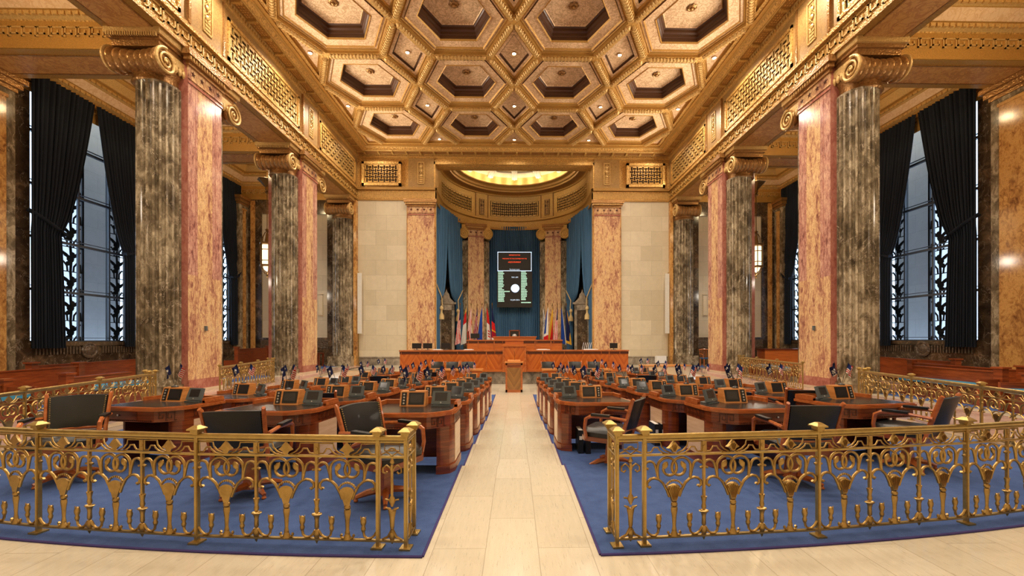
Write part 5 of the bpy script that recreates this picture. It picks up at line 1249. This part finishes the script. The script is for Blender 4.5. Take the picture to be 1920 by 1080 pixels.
text('REPRESENTATIVES', 0, 3.68, .10, 'red_led', t); text('WELCOME TO THE CHAMBER FOR THE', 0, 3.42, .10, 'red_led', t); text('ADJOURNMENT', 0, 3.16, .13, 'red_led', t); text('The house is quiet', 0, 2.64, .10, 'white_led', t)
text('9:41 AM', .02, 2.05, .14, 'white_led', t); text('13 JUN 2016', .02, .40, .13, 'white_led', t)
for sx, nm in ((-1, 0), (1, 1)):
    b = MB(); rr = random.Random(3 + nm); x0 = -1.2 if sx < 0 else .48
    for k in range(19):
        z = 2.44 - k * .118
        if sx > 0 and k == 18: z -= .1
        w = rr.choice([.28, .34, .40, .44, .5, .38]); w = .8 if (sx < 0 and k == 12) else .68 if (sx > 0 and k == 18) else w; x = x0
        while x < x0 + w: l_ = rr.uniform(.03, .06); b.box(x, x + l_, -.012, 0, z, z + .075); x += l_ + .018
    b.obj('name_list', 'green_led', t, smooth=0)
b = MB(); b.lathe([(.31, 0), (.31, .006)], 28, T=frameM((.04, -.002, 1.28), (1, 0, 0), (0, 0, 1), (0, -1, 0))); b.obj('seal', 'white_led', t)
b = MB(); b.tube([(.04 + .31 * cos(rad(a)), -.02, 1.28 + .31 * sin(rad(a))) for a in range(200, 345, 12)], .015, 5); b.obj('seal_ring', 'froyal', t)

# ---------------------------------------------------------------- full-size flags either side
FL = dict(fred=0, fwhite=1, froyal=2, fgold=3, fgreen=4, fnavy=5, fcrim=6); FM = list(FL)
def us(u, v): return 'fnavy' if (v < .35 and u < .55) else ('fred' if int((u * .9 + v * .5) * 9) % 2 == 0 else 'fwhite')
DES = [(-3.53, us, 'stars and stripes flag, leftmost on its pole left of the stage'), (-3.2, lambda u, v: 'fgold' if v < .12 else 'fred' if v < .42 else 'fwhite', 'red over white flag with gold top, second from left of the stage'),
 (-2.82, lambda u, v: 'fred' if (u + v * .8) % .34 < .15 else 'fwhite' if v < .6 else 'fgreen' if u > .5 else 'fwhite', 'red, white and green patterned flag, third from the left'), (-2.46, lambda u, v: 'fnavy' if v < .25 and u < .5 else 'fcrim' if (u * 5 + v * 7) % 2 < 1.4 else 'fwhite', 'crimson and purple banner, fourth from the left'),
 (-2.12, lambda u, v: 'froyal', 'plain royal blue flag with gold tip left of the board'), (-1.80, lambda u, v: 'fred' if v < .42 or (abs(u - .5) < .22 and .6 < v < .8 and int(v * 30) % 2) or u > .85 else 'fwhite', 'red and white flag with red emblem left of the board'),
 (-1.46, lambda u, v: 'fnavy' if v < .4 else 'fred' if v < .62 else 'fgold' if v < .66 else 'fcrim' if v < .85 else 'fwhite', 'blue and red flag with gold fringe nearest the board on the left'),
 (1.90, lambda u, v: 'fnavy' if (u * 6 + v * 9) % 2 < .8 and v < .55 else 'fwhite', 'white flag with blue marks nearest the board on the right'), (2.16, lambda u, v: 'froyal' if u > .55 and v < .7 else 'fred' if v > .75 else 'fwhite', 'blue, white and red flag second from the board on the right'),
 (2.50, lambda u, v: 'fred' if (u - .2 < v - .4) else 'fgold', 'gold and red flag third from the board on the right'), (2.78, us, 'stars and stripes flag fourth from the board on the right'), (3.10, lambda u, v: 'froyal' if u < .8 else 'fwhite', 'royal blue flag second from the right end'), (3.38, lambda u, v: 'fgold' if u + .2 * sin(v * 9) > .88 or v > .94 else 'fnavy', 'dark navy flag with gold fringe at the right end')]
for i, (x, fn, lb) in enumerate(DES):
    t = thing('standing_flag', lb, 'flag', (x, 26.6 + (i % 2) * .35, 0), 0, 'full-size flags standing beside the stage')
    b = MB(); b.lathe([(.16, 0), (.15, .06), (.04, .1)], 14); b.obj('base', 'brassdark', t); b = MB(); b.tube([(0, 0, .05), (0, 0, 3.72)], .016, 6); b.lathe([(.012, 3.7), (.035, 3.76), (.028, 3.82), (.004, 3.92)], 6); b.obj('pole', 'brassdark', t)
    b = MB(); R, C = 26, 26; vs = []
    d = 1 if x < 0 else -1; d = random.choice((1, -1))
    for r in range(R + 1):
        for c in range(C + 1):
            u, v = c / C, r / R; w = (.06 + .30 * v ** .8); ph = u * 4.3 * pi; vs.append((d * (u * w - .03), -.03 - .07 * v * sin(ph) * (.6 + .4 * u) - .02, 3.62 - v * 2.35 - u * .22 * (1 - v * .4)))
    b.v += vs
    for r in range(R):
        for c in range(C): b.f.append((r * (C + 1) + c, r * (C + 1) + c + 1, (r + 1) * (C + 1) + c + 1, (r + 1) * (C + 1) + c)); b.mi.append(FL[fn((c + .5) / C, (r + .5) / R)])
    b.obj('flag_cloth', FM, t, smooth=180)

# ---------------------------------------------------------------- things along the walls
for sx in (-1, 1):
    t = thing('standing_screen', 'narrow tall white screen on a brass pole before the limestone wall, %s side' % sidn[sx], 'screen', (sx * 8.93, YB - .35, 0)); z0, z1 = 1.85, 5.35
    b = MB(); b.box(-.12, .12, -.03, .03, z0, z1); b.obj('panel', 'white', t, smooth=0); b = MB(); b.tube([(sx * .09, .05, 0), (sx * .09, .05, z1 + .08)], .03, 8); b.lathe([(.12, 0), (.12, .03), (.04, .05)], 14, (sx * .02, .05, 0)); b.obj('pole', 'brass', t)
    b = MB(); x = sx * 11.35; b.box(x - .12, x + .12, YB + .02, YB + .08, 2.9, 4.15); b.box(x - .14, x + .14, YB + .02, YB + .09, 4.12, 4.18); b.box(x - .14, x + .14, YB + .02, YB + .09, 2.87, 2.93); tag(b.obj('wall_speaker', 'cream', smooth=0), 'slim cream column speaker on the %s aisle end wall' % sidn[sx], 'speaker')
t = thing('paper_stand', 'white tray stand by the right end wall beside the tall screen', 'stand', (8.35, 23.2, 0)); b = MB(); b.box(-.28, .28, -.15, .15, .15, .55); b.obj('tray', 'paper', t, smooth=0)
for s in (-1, 1): b = MB(); b.box(s * .24 - .015, s * .24 + .015, -.1, .1, 0, .15); b.obj('leg', 'greyp', t, smooth=0)
M['pew'] = wood('pew_mahogany', (.10, .018, .005), (.22, .045, .010), (.34, .08, .018))
# pews with blue seats in the side aisles
def pew(a, c_, side, label, h=.80, seat='blueseat', posts=(0, 1)):
    a = Vector((*a, 0)); c_ = Vector((*c_, 0)); d = c_ - a; L = d.length; t = thing('wooden_pew', label, 'pew', tuple(a), math.atan2(d.y, d.x), 'red wooden pews in the side aisles'); n = side
    b = MB(); b.box(0, L, -.03, .03, .12, h - .03); b.box(0, L, -.05, .05, h - .03, h); b.obj('backrest', 'pew', t, smooth=0)
    b = MB(); b.box(.05, L - .05, *sorted((n * .04, n * .46)), .40, .48); b.obj('seat', seat, t, smooth=0); b = MB(); b.box(.05, L - .05, *sorted((n * .36, n * .40)), .0, .40); b.obj('seat_front', 'wooddark', t, smooth=0)
    for e in posts:
        x = e * L; b = MB(); b.box(x - .09, x + .09, -.07, .07, 0, h + .06); b.box(x - .12, x + .12, -.10, .10, h + .06, h + .10); b.box(x - .03, x + .03, *sorted((n * .07, n * .5)), 0, .6); b.obj('end_post', 'pew', t, smooth=0)
pew((-11.3, 8.0), (-11.9, 11.4), 1, 'red wooden pew with blue seat in the left aisle, nearest the frame edge'); pew((-12.7, 11.0), (-13.6, 15.2), 1, 'dark red long pew in the left aisle under the near window', .82)
pew((-9.55, 8.9), (-9.75, 10.6), -1, 'short orange-red pew in the left aisle beside the big pier', .70, posts=(0,)); pew((-9.3, 5.6), (-9.75, 8.0), -1, 'orange-red pew end at the left frame edge', .66, posts=(1,))
pew((11.5, 9.0), (11.9, 12.0), -1, 'red wooden pew with blue seat in the right aisle, nearer one'); pew((12.8, 11.6), (13.9, 15.6), -1, 'dark red long pew in the right aisle under the near window', .84); pew((10.85, 8.9), (10.95, 11.0), 1, 'orange-red pew in the right aisle beside the big pier', .78, posts=(0,)); pew((9.9, 5.6), (10.6, 8.2), 1, 'orange-red pew end at the right frame edge', .70, posts=(1,))
pew((-12.2, 18.2), (-12.9, 21.6), 1, 'dark wooden pew in the left aisle beyond the big pier', 1.1); pew((10.0, 13.8), (10.3, 16.8), 1, 'wooden pew with turquoise seat behind the distant right railing', .55)
t = thing('slatted_chair', 'dark slatted chair back at the right edge beyond the railing', 'chair', (11.6, 8.2, 0), .5); b = MB()
for s in (-1, 1): b.box(s * .28 - .03, s * .28 + .03, -.03, .03, 0, 1.22)
for z in (.72, .88, 1.04, 1.18): b.box(-.28, .28, -.015, .015, z, z + .07)
b.box(-.3, .3, -.5, 0, .42, .48); b.box(-.28, -.23, -.48, -.43, 0, .42); b.box(.23, .28, -.48, -.43, 0, .42); b.obj('frame', 'black', t, smooth=0)
t = thing('side_cabinet', 'red wooden cabinet in the right aisle between the piers', 'cabinet', (12.1, 17.9, 0)); b = MB(); b.box(-1.0, 1.0, 0, .6, 0, 1.02); b.obj('body', 'rostrum', t, smooth=0); b = MB(); b.box(-1.05, 1.05, -.04, .64, 1.02, 1.08); b.obj('top', 'wooddark', t, smooth=0)
# writing desk and spindle chair on the left, two armchairs on the right, at the end wall
t = thing('writing_table', 'small dark wooden table at the end wall beyond the left piers', 'table', (-11.25, 22.7, 0)); b = MB(); b.box(-.5, .5, 0, .6, .72, .78); b.obj('tabletop', 'wooddark', t, smooth=0)
for px, py in ((-.45, .05), (.45, .05), (-.45, .55), (.45, .55)): b = MB(); b.box(px - .04, px + .04, py - .04, py + .04, 0, .72); b.obj('leg', 'wooddark', t, smooth=0)
def spindle(x, y, mat, smat, label, rz=0):
    t = thing('spindle_armchair', label, 'chair', (x, y, 0), rz); b = MB(); b.box(-.26, .26, -.26, .26, .42, .48); b.obj('seat', smat, t, smooth=0)
    for px, py in ((-.23, -.23), (.23, -.23), (-.23, .23), (.23, .23)): b = MB(); b.tube([(px, py, 0), (px, py, .42)], .025, 6); b.obj('leg', mat, t)
    b = MB()
    for k in range(6): b.tube([(-.22 + k * .088, .24, .48), (-.24 + k * .096, .29, .92)], .012, 5)
    b.tube([(-.28, .27, .92), (0, .33, .95), (.28, .27, .92)], .03, 6); b.obj('backrest', mat, t)
    for s in (-1, 1): b = MB(); b.tube([(s * .25, -.22, .45), (s * .27, -.2, .66), (s * .27, .25, .70)], .02, 6); b.obj('arm', mat, t)
spindle(-11.9, 22.1, 'rostrum', 'rostrum', 'red wooden spindle chair at the small table beyond the left piers', .3)
spindle(10.7, 22.6, 'rostrum', 'bluechair', 'red wooden armchair with blue back, left of the pair beyond the right piers'); spindle(11.4, 22.7, 'rostrum', 'bluechair', 'red wooden armchair with blue back, right of the pair beyond the right piers')
t = thing('round_counter', 'low curved pale counter on the right below the farther pier', 'counter', (6.75, 18.2, -.3)); b = MB()
b.prism([(1.15 * cos(rad(a)), .55 * sin(rad(a))) for a in range(0, 360, 15)], 0, .62); b.obj('body', 'travwall', t); b = MB(); b.prism([(1.19 * cos(rad(a)), .58 * sin(rad(a))) for a in range(0, 360, 15)], .62, .66); b.obj('top', 'woodlight', t)
b = MB(); b.box(.006, .03, -.03, .03, 2.0, 2.12)
for sx in (-1, 1):
    o = MB().box(-.03, .03, -.03, .03, 1.42, 1.56).obj('wall_thermostat', 'greyp', smooth=0); o.location = (sx * (W - .04), Y1 + .62, .35); tag(o, 'tiny grey thermostat on the rose face of the big near pier, %s side' % sidn[sx], 'thermostat')
